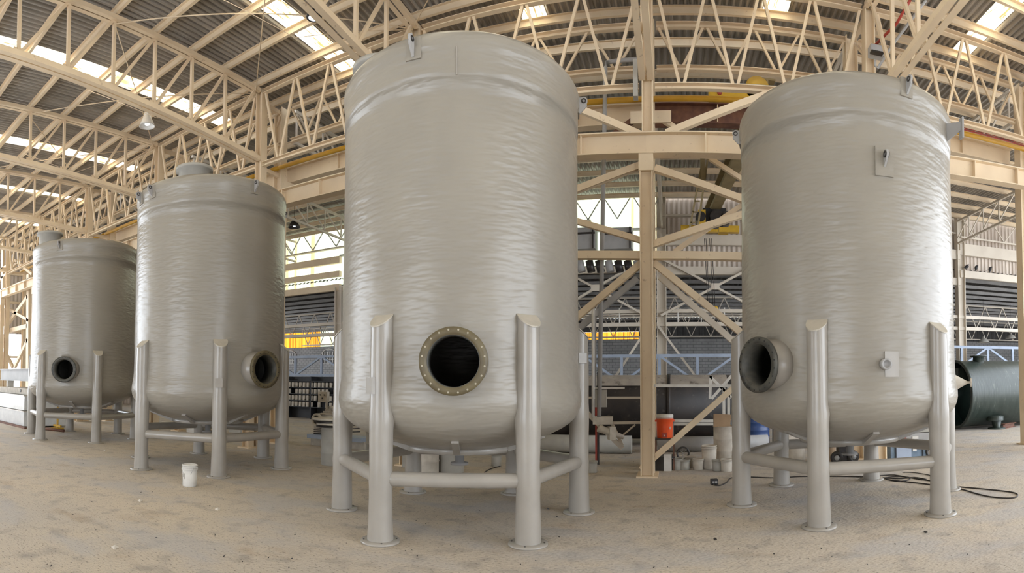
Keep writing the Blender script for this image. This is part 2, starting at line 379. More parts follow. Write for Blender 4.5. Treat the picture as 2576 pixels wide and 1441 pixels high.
# longitudinal lattice girders of both rows
def webs(t, x0, x1, n, zb, zt, y, r, mt='steel'):
    s = (x1-x0)/n
    for k in range(n):
        xb = x0+s*(k+0.5)
        MB().bar((xb-0.05,y,zb), (x0+s*k+0.05,y,zt), r, r).build('web_bar', mt, t)
        MB().bar((xb+0.05,y,zb), (x0+s*(k+1)-0.05,y,zt), r, r).build('web_bar', mt, t)
for n in range(-5, 3):
    x0, x1 = COLX[n]+0.18, COLX[n+1]-0.16
    t = thing('lattice_girder', (x0,YR,8.2), 'deep cream zigzag girder of the front columns '+BAYW[n], 'truss', 'front row lattice girders')
    MB().prism((x0,YR,8.26), (x1,YR,8.26), Cpoly(0.14,0.13)[::-1]).build('bottom_chord', 'steel', t)
    MB().prism((x0,YR,10.42), (x1,YR,10.42), Cpoly(0.14,0.13)[::-1]).build('top_chord', 'steel', t)
    webs(t, x0, x1, 4, 8.32, 10.36, YR, 0.065)
    t = thing('lattice_girder', (x0,12.8,9.2), 'shallow cream zigzag girder of the rear columns '+BAYW[n], 'truss', 'rear row lattice girders')
    MB().prism((x0,12.8,9.36), (x1,12.8,9.36), Cpoly(0.12,0.12)[::-1]).build('bottom_chord', 'steel', t)
    MB().prism((x0,12.8,10.40), (x1,12.8,10.40), Cpoly(0.12,0.14)[::-1]).build('top_chord', 'steel', t)
    webs(t, x0, x1, 4, 9.42, 10.34, 12.8, 0.055)
    # crane runway girder on the front row
    za, zb_ = (7.17, 7.17) if n not in (0, 1) else ((7.19, 7.10) if n == 0 else (7.10, 7.09))
    if n == 2: za, zb_ = 7.09, 7.33
    X0, X1 = COLX[n], COLX[n+1]
    t = thing('crane_girder', (X0,YA,6.7), 'cream plate girder carrying the near crane rail '+BAYW[n], 'girder', 'near crane runway girders')
    h = 0.45
    MB().prism((X0,YA,za-h/2), (X1,YA,zb_-h/2), Ipoly(0.30,h,0.025)).build('girder_beam', 'steel', t)
    MB().bar((X0,YA,za+0.03), (X1,YA,zb_+0.03), 0.05, 0.06).build('crane_rail', 'steel_grey', t)
    for k in range(1, 4):
        q = k/4; xx = X0+(X1-X0)*q; zz = za+(zb_-za)*q
        MB().box((xx-0.012,YA-0.13,zz-h+0.025), (xx+0.012,YA-0.01,zz-0.025)).build('stiffener', 'steel', t)
    # crane girder of the rear hall
    t = thing('crane_girder', (X0,13.3,8.2), 'shaded plate girder carrying the rear hall crane rail '+BAYW[n], 'girder', 'rear hall runway girders')
    MB().prism((X0,13.3,8.49), (X1,13.3,8.49), Ipoly(0.28,0.5,0.025)).build('girder_beam', 'rust_and_shade' if n == 1 else 'steel', t)  # brown on the bay right of the central column paints in its shade
    MB().bar((X0,13.3,8.77), (X1,13.3,8.77), 0.06, 0.06).build('crane_rail', 'steel_grey', t)
    for k in range(1, 3):
        xx = X0+(X1-X0)*k/3
        MB().box((xx-0.012,13.18,8.27), (xx+0.012,13.29,8.71)).build('stiffener', 'steel', t)
# roof trusses of the near hall, running towards and over the camera
def zbot(y, n):
    if n == 2: return 8.05
    return 8.42+(11.5-y)*0.062
for n in range(-5, 4):
    x = COLX[n]
    t = thing('roof_truss', (x,6,8), 'cream roof truss reaching overhead from the column '+WHERE[n], 'truss', 'near hall roof trusses')
    y1 = 0.59
    for s in (-1, 1):
        MB().prism((x+s*0.073,11.5,10.45), (x+s*0.073,y1,10.45), Lpoly(0.11) if s > 0 else [(-a, b) for a, b in Lpoly(0.11)][::-1]).build('top_chord', 'steel', t)
        MB().prism((x+s*0.086,11.5,zbot(11.5,n)), (x+s*0.086,y1,zbot(y1,n)), Lpoly(0.13) if s > 0 else [(-a, b) for a, b in Lpoly(0.13)][::-1]).build('bottom_chord', 'steel', t)
    for k in range(0, 10):
        y = 11.39-1.2*k
        if k: MB().bar((x,y,zbot(y,n)+0.05), (x,y,10.42), 0.075).build('post', 'steel', t)
        if k < 9:
            MB().bar((x,y-1.2,zbot(y-1.2,n)+0.05), (x,y-0.05,10.40), 0.07).build('diagonal', 'steel', t)
            MB().box((x-0.008,y-0.12,zbot(y,n)-0.04), (x+0.008,y+0.1,zbot(y,n)+0.2)).build('gusset', 'steel', t)
# light roof bracing rods
for i, (n, y0_, y1_) in enumerate(((-1,11.4,6.6), (-2,11.4,6.6), (-3,11.4,6.6), (0,11.4,6.6))):
    for j, (ya, yb) in enumerate(((y0_,y1_), (y1_,y0_))):
        t = MB().cyl((COLX[n],ya,10.35), (COLX[n]+5.1,yb,10.35), 0.014, n=6).build('bracing_rod', 'steel', origin=(COLX[n],ya,10.35))
        tag(t, 'thin roof bracing rod starting at the '+('wall end' if j == 0 else 'hall end')+' of the truss from the column '+WHERE[n], 'rod', 'roof bracing rods')
        t['label'] = 'thin diagonal roof rod '+('from' if j == 0 else 'crossing towards')+' the column '+WHERE[n]
for n in (-2, -1, 0, 1, 2, 3):
    t = MB().tube([(COLX[n]+0.02,11.35,10.3), (COLX[n]-1.6,9.0,9.4), (COLX[n]-2.9,7.5,10.3)], 0.008, 5).build('sag_wire', 'steel', origin=(COLX[n],11.35,10.3))
    tag(t, 'thin wire hanging below the roof near the column '+WHERE[n], 'wire', 'roof wires')
# trusses of the rear hall
for n in (-4,-3,-2,-1,0,1,2,3,4):
    x = COLX.get(n, 14.7)
    t = thing('roof_truss', (x,19,9.3), 'thin rear hall roof truss '+('in line with the column '+WHERE[n] if n < 4 else 'seen beyond the right-edge column'), 'truss', 'rear hall roof trusses')
    MB().bar((x,13.2,10.5), (x,25.8,10.5), 0.09, 0.1).build('top_chord', 'steel_far', t)
    MB().bar((x,13.2,9.5), (x,25.8,9.3), 0.09, 0.1).build('bottom_chord', 'steel_far', t)
    for k in range(9):
        y = 13.3+1.4*k
        MB().bar((x,y,9.5), (x,y,10.5), 0.05).build('post', 'steel_far', t)
        if y < 25: MB().bar((x,y,10.5), (x,y+1.4,9.45), 0.05).build('diagonal', 'steel_far', t)
# columns standing in the open back wall
for i, (x, w) in enumerate(((14.9,'right of the right-hand tank'), (9.7,'hidden by the right-hand tank'), (4.5,'behind the right-hand tank'), (-0.62,'behind the central column'), (-18.2,'seen between the second and the biggest tank'), (-11,'hidden by the biggest tank'))):
    t = thing('far_column', (x,YB,0), 'far cream column under the back wall sheets, '+w, 'column', 'far columns')
    MB().prism((x,YB-0.1,0), (x,YB-0.1,10.9 if i in (0,3) else 7.4), Hpoly(0.45,0.4,0.03)).build('shaft', 'steel_far', t)
    MB().box((x-0.35,YB-0.4,0), (x+0.35,YB+0.2,0.04)).build('base_plate', 'steel_far', t)

# bracing of the centre bays, members one by one
def strut(name, label, a, bq, w, h, y=11.5, y2=None, mt='steel', poly=None, group='bracing around the central column', cat='brace'):
    p, q = at(*a, Y=y), at(*bq, Y=y2 or y)
    o = MB().prism(p, q, poly or Cpoly(h, w), up=(0,1,0)).build(name, mt, origin=p)
    return tag(o, label, cat, group)
C = 'central column'
strut('brace', 'cream brace falling from the biggest tank onto the girder left of the '+C, (1380,245), (1616,342), 0.12, 0.14)
strut('brace', 'cream brace rising from the girder right of the '+C+' to the right-hand tank', (1676,337), (1960,229), 0.15, 0.14)
strut('brace', 'cream brace just under the girder, left of the '+C, (1613,416), (1420,490), 0.14, 0.14)
strut('brace', 'long cream brace just under the girder, right of the '+C, (1648,424), (1940,530), 0.15, 0.14)
strut('brace', 'cream brace at mid height falling rightwards to the left face of the '+C, (1420,548), (1613,605), 0.13, 0.12)
strut('brace', 'thick cream brace at mid height rising from the right face of the '+C, (1640,616), (1940,518), 0.14, 0.14)
strut('brace', 'thin cream brace crossing the thick one right of the '+C, (1696,634), (1940,468), 0.10, 0.10, y=11.62)
strut('brace', 'short cream brace under the girder beside the left edge of the right-hand tank', (1785,398), (1940,500), 0.10, 0.10, y=12.4)
strut('brace', 'upper cream lower-level brace falling left from the '+C, (1616,660), (1400,842), 0.15, 0.14)
strut('brace', 'shaded grey brace falling left below the cream one beside the '+C, (1604,700), (1420,858), 0.13, 0.14, y=12.6, mt='steel_grey')  # grey in place of cream puts the shade into the colour
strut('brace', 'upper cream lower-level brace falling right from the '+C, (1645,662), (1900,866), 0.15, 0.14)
strut('brace', 'shaded lower brace parallel under the cream one right of the '+C, (1660,696), (1880,890), 0.13, 0.14, y=12.6, mt='steel_far')  # duller steel colour carries the shade on this brace
strut('brace', 'white brace running down from the right-hand tank to the foot of the '+C, (1880,944), (1612,1180), 0.12, 0.12)
strut('brace', 'white brace running down behind the workbench left of the '+C, (1440,1000), (1566,1128), 0.11, 0.10, y=12.9, mt='steel_far')
strut('brace', 'dark knee brace behind the '+C+' above the girder, leaning left', (1610,290), (1545,338), 0.16, 0.1, y=12.7, mt='rust_and_shade')
strut('brace', 'cream knee brace behind the '+C+' above the girder, leaning right', (1665,300), (1725,340), 0.14, 0.1, y=12.7)
strut('angle_bar', 'thin white horizontal bar from the '+C+' to the right-hand tank at chest height', (1640,970), (1900,970), 0.06, 0.06, cat='bar', mt='white')
for a, bq, w in (((1400,643), (1613,643), 'left'), ((1643,643), (1960,650), 'right')):
    strut('strut', 'cream horizontal strut at mid height '+w+' of the '+C, a, bq, 0.19, 0.16, y=11.4, group=None, cat='beam')
p = at(1640,300,Y=12.6); o = MB().box((p.x-0.5,12.55,p.z-0.1), (p.x+0.45,12.6,p.z+0.18)).build('gusset_plate', 'steel', origin=p); tag(o, 'cream gusset plate behind the central column above the girder', 'plate')
# braced frame at the far left
BL = 'far left braced frame'
t = thing('braced_frame', at(70,1000,Y=11.5), 'pale braced steel frame at the left edge behind the rear left tank', 'frame')
for a, bq, w in (((72,690), (70,1060), 0.34), ((0,838), (70,820), 0.25), ((0,748), (82,716), 0.16), ((0,732), (82,700), 0.12), ((0,764), (74,806), 0.16), ((0,842), (72,744), 0.22), ((0,858), (32,922), 0.2), ((38,922), (72,852), 0.2), ((8,600), (6,930), 0.3), ((0,680), (40,655), 0.15), ((40,655), (82,690), 0.15), ((0,705), (45,660), 0.14)):
    MB().bar(at(*a, Y=11.9), at(*bq, Y=11.9), w, 0.15, up=(0,1,0)).build('member', 'steel', t)
MB().box((-33,11.6,6.86), (-27.5,11.7,7.3)).build('web_plate', 'steel', t)
for k in range(8): MB().box((-32.6+k*0.68,11.5,6.86), (-32.56+k*0.68,11.6,7.3)).build('stiffener', 'steel', t)
for a in ((0,925), ): pass

# X braces and rails of the far openings
for i, (cx_, cz_, hw, hh, w) in enumerate(((-3.75,6.45,2.4,1.35,'left'), (1.9,6.45,2.55,1.35,'right'))):
    for s in (-1, 1):
        o = MB().bar((cx_-hw,YB-0.3,cz_-s*hh), (cx_+hw,YB-0.3,cz_+s*hh), 0.1, 0.16, up=(0,1,0)).build('cross_brace', 'steel_far', origin=(cx_,YB-0.3,cz_))
        tag(o, 'far grey cross brace '+w+' of the central column, '+('rising rightwards' if s > 0 else 'falling rightwards'), 'brace', 'far cross braces')
    o = MB().box((cx_-0.2,YB-0.42,cz_-0.15), (cx_+0.2,YB-0.36,cz_+0.15)).build('gusset_plate', 'steel_far', origin=(cx_,YB-0.3,cz_)); tag(o, 'small plate where the far cross braces meet, '+w+' of the central column', 'plate')
    for s in (-1, 1):
        o = MB().bar((cx_+s*0.7,YB-0.3,1.9), (cx_+s*hw*1.05,YB-0.3,4.6), 0.1, 0.15, up=(0,1,0)).build('cross_brace', 'steel_far', origin=(cx_,YB-0.3,3))
        tag(o, 'far low brace under the rails '+w+' of the central column, '+('rising rightwards' if s > 0 else 'falling rightwards'), 'brace', 'far low braces')
# blue-grey gantry lattice crossing behind everything
def gantry(x0, x1, z0, z1, y, step, label):
    t = thing('gantry_truss', (x0,y,z0), label, 'truss')
    for z in (z0, z1): MB().bar((x0,y,z), (x1,y,z), 0.14, 0.14).build('chord', 'steel_blue', t)
    x = x0; k = 0
    while x < x1-0.1:
        MB().bar((x,y,0 if k % 4 == 0 else z0), (x,y,z1), 0.12).build('post', 'steel_blue', t)
        xa, xb = (x, x+step) if k % 2 == 0 else (x+step, x)
        MB().bar((xa,y,z1), (xb,y,z0), 0.1).build('diagonal', 'steel_blue', t)
        x += step; k += 1
gantry(-7.5, 5.5, 1.95, 3.15, 24.5, 1.7, 'low blue-grey lattice bridge crossing behind the central column')
gantry(12.5, 24, 2.62, 3.6, 24.5, 1.6, 'low blue-grey lattice bridge behind the green cylinder')
gantry(-26, -15, 2.3, 3.35, 24.5, 1.9, 'low blue-grey lattice bridge between the second and the biggest tank')
# lattice trusses of the third hall
for i, (y, x0, x1) in enumerate(((33,-30,30), (42,-34,34))):
    t = thing('roof_truss', (x0,y,5.4), ('nearer' if i == 0 else 'farther')+' pale zigzag truss under the low dark roof of the last hall', 'truss')
    for z in (5.5,7.1): MB().bar((x0,y,z), (x1,y,z), 0.1).build('chord', 'steel_far', t)
    x = x0; k = 0
    while x < x1:
        MB().bar((x,y,7.1), (x+0.75,y,5.5), 0.06).build('web_bar', 'steel_far', t); MB().bar((x+0.75,y,5.5), (x+1.5,y,7.1), 0.06).build('web_bar', 'steel_far', t); x += 1.5

# ------------------------------------------------------------------ the tanks
LOW, TOP = 1.03, 6.06
def angdir(a): return Vector((math.cos(a), math.sin(a), 0))
def shell_profile(d=0.0):
    pr = [(0.0,0.98+d), (0.55,1.0+d), (0.80,1.03+d)]
    pr += [(1.10,1.115+d), (1.35,1.205+d), (1.50,1.28+d), (1.585,1.335+d*0.9), (1.655-d*0.3,1.40+d*0.7), (1.71-d*0.6,1.475+d*0.4), (1.748-d*0.9,1.56), (1.765-d,1.65), (1.762-d,1.74), (1.748-d,1.84), (1.732-d,1.95), (1.724-d,2.06)]
    z = 2.2
    while z < 5.5: pr.append((1.722-0.016*(z-2)/3.5-d, z)); z += 0.22
    pr += [(1.706-d,5.50), (1.714-d,5.503), (1.716-d,5.60), (1.716-d,5.84), (1.728-d,5.87), (1.735-d,5.95), (1.73-d,6.01), (1.71-d,6.05), (1.67-d,6.085-d)]
    for r, zz in ((1.45,6.13), (1.1,6.19), (0.7,6.23), (0.3,6.25), (0.0,6.25)): pr.append((r, zz-d))
    return pr
def revolve(prof, n):
    vs = [(0,0,prof[0][1])]; k = len(prof)-2
    for i in range(n):
        t = 2*PI*i/n
        for r, z in prof[1:-1]: vs.append((r*math.cos(t), r*math.sin(t), z))
    vs.append((0,0,prof[-1][1])); last = len(vs)-1; fs = []
    for i in range(n):
        j = (i+1) % n; a, bb = 1+i*k, 1+j*k
        fs.append((0, bb, a))
        for q in range(k-1): fs.append((a+q, bb+q, bb+q+1, a+q+1))
        fs.append((a+k-1, bb+k-1, last))
    return vs, fs
def make_tank(name, c, t0, fang, flange_mt, lugs, label, seed, collar, plate_leg=None, extras=None, flange_light=True, R=1.757):
    rnd = random.Random(seed)
    c = Vector((c[0], c[1], 0)); t = thing(name, c, label, 'tank')
    fa = R_(fang); fd = angdir(fa); fz = 2.15
    # shell: outer skin and inner skin, then the manway hole cut through
    mb = MB(); vs, fs = revolve(shell_profile(0), 128)
    vs = [Vector(v) for v in vs]
    for v in vs:   # hand-laid unevenness
        r = math.hypot(v.x, v.y)
        if r > 1.6:
            a = math.atan2(v.y, v.x)
            q = 1+0.0016*math.sin(3*a+seed)+0.0012*math.sin(7*a+v.z*2.1+seed)+0.0010*math.sin(13*a-v.z*5)
            v.x *= q; v.y *= q
    mb.add([v+c for v in vs], fs, True)
    vi, fi = revolve(shell_profile(0.035), 64); mb.add([Vector(v)+c for v in vi], [f[::-1] for f in fi], True)
    sh = mb.build('shell', 'tank', t)
    cut = MB().cyl(c+fd*1.2+Vector((0,0,fz)), c+fd*2.2+Vector((0,0,fz)), 0.30, n=40).build('cutter', 'tank_inside', origin=(0,0,0))
    sh.data.materials.append(MATS['tank_inside'])
    bm_ = sh.modifiers.new('b', 'BOOLEAN'); bm_.object = cut; bm_.operation = 'DIFFERENCE'; bm_.solver = 'EXACT'
    # local transform for evaluation
    bpy.context.view_layer.update()
    me = bpy.data.meshes.new_from_object(sh.evaluated_get(bpy.context.evaluated_depsgraph_get()))
    sh.modifiers.clear(); old = sh.data; sh.data = me; me.name = 'shell'; bpy.data.meshes.remove(old)
    for po in me.polygons: po.use_smooth = True
    bpy.data.objects.remove(cut)
    # seam band
    z0 = Vector((0,0,0))
    # manway
    p0 = c+fd*1.66+Vector((0,0,fz))
    mw = MB().lathe([(0.30,0.0), (0.30,0.30), (0.335,0.30), (0.335,0.10), (0.40,0.02)], p0, 48, axis=fd, closed=True).build('manway_neck', 'tank_smooth', t)
    fp = p0+fd*0.285
    fl_ = MB().lathe([(0.295,0.0), (0.295,0.045), (0.385,0.045), (0.385,0.0)], fp, 56, axis=fd, closed=True).build('flange', flange_mt, mw)
    MB().lathe([(0.288,-0.33), (0.288,0.044), (0.297,0.044), (0.297,-0.33)], fp, 48, axis=fd, closed=True).build('neck_shade_sleeve', 'flange_grey', mw)  # added sleeve, its dark colour standing in for shade inside the neck
    side = Vector((-fd.y, fd.x, 0))
    for k in range(20):
        a = 2*PI*(k+0.5)/20; q = fp+side*math.cos(a)*0.352+Vector((0,0,math.sin(a)*0.352))
        MB().cyl(q+fd*0.03, q+fd*0.050, 0.011, n=10).build('bolt_hole', 'bolt_light' if flange_light else 'black', mw)
    # legs with base plates, mitred tops
    feet = []
    for k in range(6):
        a = t0+k*PI/3; d = angdir(a); s = Vector((-d.y, d.x, 0)); f = c+d*R; feet.append(f)
        n = 24; r0 = 0.146; rows = []
        for z, rr, sh_ in ((0.02,0.158,0.0), (0.25,0.150,0.0), (0.62,0.142,0.0), (0.75,0.150,0.0), (0.9,0.143,0.0), (1.35,0.150,0.0), (1.50,0.158,-0.008), (1.62,0.146,0.0), (2.2,0.141,0.004)):
            rows.append((z+rnd.uniform(-0.01,0.01) if z > 0.1 else z, rr+rnd.uniform(-0.004,0.004), sh_))
        vs = []
        for z, rr, sh_ in rows:
            for j in range(n):
                q = 2*PI*j/n; vs.append(f+d*(rr*math.cos(q)+sh_)+s*rr*math.sin(q)+Vector((0,0,z)))
        for j in range(n):   # mitre: low on the outside, high against the shell
            q = 2*PI*j/n; vs.append(f+d*(0.138*math.cos(q))+s*0.138*math.sin(q)+Vector((0,0,2.68-0.115*math.cos(q))))
        fs = [(i*n+j, i*n+(j+1) % n, (i+1)*n+(j+1) % n, (i+1)*n+j) for i in range(len(rows)) for j in range(n)]
        lg = MB().add(vs, fs, True).build('leg', 'tank_smooth', t)
        cap = MB()
        ring = [f+d*(0.147*math.cos(2*PI*j/n))+s*0.147*math.sin(2*PI*j/n)+Vector((0,0,2.685-0.122*math.cos(2*PI*j/n))) for j in range(n)]
        ring2 = [p+Vector((0,0,0.018)) for p in ring]
        cap.add(ring+ring2, [(j, (j+1) % n, n+(j+1) % n, n+j) for j in range(n)]+[tuple(range(n, 2*n)), tuple(range(n))[::-1]])
        cap.build('mitre_cap', 'leg_top', lg)
        bp = MB().lathe([(0.0,0.0), (0.236,0.0), (0.238,0.012), (0.232,0.03), (0.15,0.034), (0.0,0.034)], f, 40).build('base_plate', 'tank_smooth', lg)
        bh = MB()
        for j in range(4):
            q = PI/4+j*PI/2; p = f+d*0.198*math.cos(q)+s*0.198*math.sin(q)
            MB().cyl(p+Vector((0,0,0.03)), p+Vector((0,0,0.037)), 0.011, n=10).build('bolt_hole', 'dark_metal', lg)
        # weld pad where the leg meets the shell
        MB().box((0,0,0),(0,0,0))
        if plate_leg and k in plate_leg:
            ua, uz, w, h = plate_leg[k]; dd = angdir(ua); ss = Vector((-dd.y, dd.x, 0)); pc = f+dd*0.150+Vector((0,0,uz))
            pb = MB(); pb.prism(pc-dd*0.03, pc+dd*0.022, [(-w/2,-h/2),(w/2,-h/2),(w/2,h/2),(-w/2,h/2)], up=(0,0,1)); o = pb.build('name_plate_bracket', 'tank_smooth', lg)
    for k in range(6):
        a, bb = feet[k], feet[(k+1) % 6]; d = (bb-a).normalized(); z = Vector((0,0,0.755))
        br_ = MB().tube([a+d*0.10+z, a+d*0.145+z, a+d*0.17+z, a+(bb-a)*0.33+z, a+(bb-a)*0.66+z, bb-d*0.17+z, bb-d*0.145+z, bb-d*0.10+z], 0.090, 20)
        o = br_.build('brace_pipe', 'tank_smooth', t)
    # bottom ring, gussets and drain under the dish
    MB().lathe([(0.74,1.05), (0.80,1.05), (0.82,1.0), (0.80,0.955), (0.74,0.955)], c, 48, closed=True).build('bottom_ring', 'tank_smooth', t)
    MB().lathe([(0.0,0.72), (0.13,0.72), (0.13,0.755), (0.065,0.76), (0.065,1.0), (0.0,1.0)], c, 24).build('drain_nozzle', 'steel_grey', t)
    for k in range(6):
        a = t0+PI/6+k*PI/3; d = angdir(a); s = Vector((-d.y, d.x, 0)); vs = []
        for sg in (-1, 1):
            for r, z in ((0.82,0.965), (0.80,1.06), (1.30,1.25), (1.34,1.17)): vs.append(c+d*r+s*sg*0.045+Vector((0,0,z)))
        MB().add(vs, [(0,1,2,3), (7,6,5,4), (0,4,5,1), (1,5,6,2), (2,6,7,3), (3,7,4,0)]).build('gusset', 'tank_smooth', t)
    # manhole collar on the roof
    vd = c.normalized(); rc = c+Vector((-vd.y, vd.x, 0))*collar[0]+vd*collar[1]; cz = collar[2]
    MB().lathe([(0.36,6.1), (0.36,cz-0.07), (0.44,cz-0.07), (0.44,cz), (0.30,cz), (0.30,6.1)], rc, 40).build('roof_collar', 'drum_grey', t)
    MB().lathe([(0.0,cz-0.03), (0.31,cz-0.03), (0.31,cz-0.07), (0.0,cz-0.07)], rc, 32).build('roof_lid', 'drum_grey', t)
    # lifting lugs
    for (la, lz, w) in lugs:
        d = angdir(R_(la)); s = Vector((-d.y, d.x, 0)); p = c+d*1.70+Vector((0,0,lz)); vs = []
        pad = MB()
        for q in range(5):
            for z in (-0.16, 0.10):
                aa = R_(la)+(q-2)*0.028; vs.append(c+angdir(aa)*1.742+Vector((0,0,lz+z)))
        for q in range(5):
            for z in (-0.16, 0.10):
                aa = R_(la)+(q-2)*0.028; vs.append(c+angdir(aa)*1.70+Vector((0,0,lz+z)))
        fs = [(2*q, 2*q+2, 2*q+3, 2*q+1) for q in range(4)]+[(0,1,11,10), (8,18,19,9)]+[(2*q, 10+2*q, 12+2*q, 2*q+2) for q in range(4)]+[(2*q+1, 2*q+3, 13+2*q, 11+2*q) for q in range(4)]
        po = pad.add(vs, fs).build('lug_pad', 'tank', t)
        pts = [(0.0,-0.13), (0.03,-0.13), (0.13,-0.02)]+[(0.085+0.055*math.cos(x_), 0.06+0.055*math.sin(x_)) for x_ in [R_(-40+k*26) for k in range(7)]]+[(0.0,0.10)]
        n = len(pts); vs = [p+d*(a+0.02)+s*sg*w/2+Vector((0,0,bb)) for sg in (-1, 1) for a, bb in pts]
        lu = MB().add(vs, [tuple(range(n))[::-1], tuple(range(n, 2*n))]+[(i, (i+1) % n, n+(i+1) % n, n+i) for i in range(n)]).build('lifting_lug', 'steel_grey', po)
        ce = p+d*0.105+Vector((0,0,0.055))
        MB().lathe([(0.022,-0.012-w/2), (0.036,-0.012-w/2), (0.036,0.012+w/2), (0.022,0.012+w/2)], ce, 16, axis=s, closed=True).build('eye_ring', 'dark_metal', po)
    return t, c, feet
T1, c1, f1 = make_tank('storage_tank', (-3.0772,7.4465), 3.49023, 290.25, 'flange_olive', [(273,5.92,0.03), (10,5.95,0.03), (100,5.95,0.03), (190,5.9,0.03)],
    'huge grey-beige fibreglass tank on six legs, nearest one, olive flange facing forward', 1, (1.22,0.1,6.68), plate_leg={1:(R_(235),1.87,0.17,0.20), 3:(R_(300),2.28,0.12,0.15)})
T2, c2, f2 = make_tank('storage_tank', (-9.5122,8.3666), -2.6868, 354, 'flange_olive', [(349,5.92,0.03), (272,5.9,0.03), (255.5,5.9,0.03), (60,5.9,0.03)],
    'tall grey tank with roof collar, white bucket standing before its legs', 2, (0.42,0.1,6.85), plate_leg={2:(R_(310),1.86,0.15,0.18)}, flange_light=False)
T3, c3, f3 = make_tank('storage_tank', (-15.8389,8.4932), -2.3375, 315.25, 'flange_grey', [(305,5.9,0.03), (46.5,5.85,0.03), (140,5.9,0.03)],
    'smallest-looking grey tank at the far left, partly behind the second tank', 3, (1.2,0.2,6.69), flange_light=False)
T4, c4, f4 = make_tank('storage_tank', (2.7822,8.5103), 2.06359, 213.0, 'flange_grey', [(281.5,5.98,0.03), (168,5.95,0.03), (60,5.95,0.03)],
    'grey-beige tank at the right with dark flange turned left and small side nozzle', 4, (-0.2,0.95,6.7), flange_light=False)
# right-hand tank: side lug pad, small nozzle pad, side bracket
def patch(t, c, ang, z, w, h, th, mt, name, R0=1.712):
    vs = []; n = 8; hw = w/2/R0
    for rr in (R0-0.02, R0+th):
        for k in range(n+1):
            for zz in (-h/2, h/2): vs.append(c+angdir(R_(ang)-hw+2*hw*k/n)*rr+Vector((0,0,z+zz)))
    m_ = 2*(n+1); fs = []
    for k in range(n):
        fs += [(m_+2*k, m_+2*k+2, m_+2*k+3, m_+2*k+1), (2*k, m_+2*k, m_+2*k+2, 2*k+2)[::-1], (2*k+1, 2*k+3, m_+2*k+3, m_+2*k+1)[::-1]]
    fs += [(0,1,m_+1,m_), (2*n, m_+2*n, m_+2*n+1, 2*n+1)]
    return MB().add(vs, fs).build(name, mt, t)
pp = patch(T4, c4, 269.5, 4.86, 0.26, 0.40, 0.025, 'tank', 'lug_pad')
d = angdir(R_(269.5)); s = Vector((-d.y,d.x,0)); p = c4+d*1.72+Vector((0,0,4.86))
pts = [(0.0,-0.10), (0.10,0.0), (0.14,0.06), (0.12,0.12), (0.06,0.14), (0.0,0.13)]
vs = [p+d*a+s*sg*0.015+Vector((0,0,bb)) for sg in (-1,1) for a, bb in pts]
MB().add(vs, [tuple(range(6))[::-1], tuple(range(6,12))]+[(i,(i+1)%6,6+(i+1)%6,6+i) for i in range(6)]).build('lifting_lug', 'steel_grey', pp)
MB().lathe([(0.03,-0.03), (0.045,-0.03), (0.045,0.03), (0.03,0.03)], p+d*0.08+Vector((0,0,0.07)), 16, axis=s, closed=True).build('eye_ring', 'dark_metal', pp)
pp = patch(T4, c4, 271.5, 2.13, 0.20, 0.34, 0.022, 'tank_smooth', 'nozzle_pad')
d = angdir(R_(268)); p = c4+d*1.72+Vector((0,0,2.13))
MB().lathe([(0.0,0.0), (0.075,0.0), (0.075,0.10), (0.05,0.10), (0.05,0.06), (0.0,0.06)], p, 24, axis=d).build('side_nozzle', 'steel_grey', pp)
d = angdir(R_(317)); s = Vector((-d.y,d.x,0)); p = c4+d*1.70+Vector((0,0,5.75))
mbx = MB(); mbx.prism(p-s*0.01, p+s*0.01, [(0,0)]*0 or [(-0.02,-0.2),(0.26,-0.02),(0.26,0.1),(-0.02,0.1)], up=(0,0,1)); mbx.build('side_bracket', 'steel_grey', T4)
MB().bar(p+d*0.25+Vector((0,0,-0.16)), p+d*0.25+Vector((0,0,0.16)), 0.03, 0.1).build('side_bracket_plate', 'steel_grey', T4)
d = angdir(R_(330)); p = c4+d*1.66+Vector((0,0,1.86))
MB().lathe([(0.16,0.0), (0.02,0.26), (0.02,0.30), (0.07,0.30), (0.07,0.33), (0.0,0.33)], p, 20, axis=d).build('cone_nozzle', 'dusty_white', T4)
# rough laminate patch high on the second tank and vertical laminate overlap on the nearest
patch(T2, c2, 236, 2.95, 0.30, 0.5, 0.012, 'tank', 'laminate_patch', 1.715)
patch(T1, c1, 290.5, 5.72, 0.02, 0.40, 0.004, 'tank_smooth', 'laminate_seam', 1.717)

# ------------------------------------------------------------------ objects on the floor
def xy(u, v): p = at(u, v, Z=0); return p.x, p.y
def bucket(x, y, r, h, mt, label, group=None, handle=True, ribs=2, inner='dusty_white', smear=False):
    t = thing('bucket', (x,y,0), label, 'bucket', group)
    rb = r*0.86
    MB().lathe([(0.0,0.0), (rb,0.0), (rb+0.01,0.01), (r,h), (r-0.012,h), (rb-0.01,0.015), (0.0,0.015)], (x,y,0), 28).build('body', mt, t)
    for k in range(ribs):
        z = h*(0.97-0.09*k); MB().lathe([(r*0.985,z-0.008), (r+0.012,z-0.008), (r+0.012,z+0.008), (r*0.985,z+0.008)], (x,y,0), 28, closed=True).build('rib', mt, t)
    if handle:
        pts = [(x+(r+0.012)*math.cos(a), y-0.03-(r*0.9)*math.sin(a)*0.5, h*0.9-0.45*h*math.sin(a)) for a in [PI*k/12 for k in range(13)]]
        MB().tube(pts, 0.004, 6).build('handle', 'steel_grey', t)
        MB().tube(pts[5:8], 0.010, 6).build('grip', 'black', t)
    return t
x, y = -7.67, 6.33
b0 = bucket(x, y, 0.135, 0.39, 'white', 'white paint bucket with wire handle standing alone on the open floor', ribs=3)
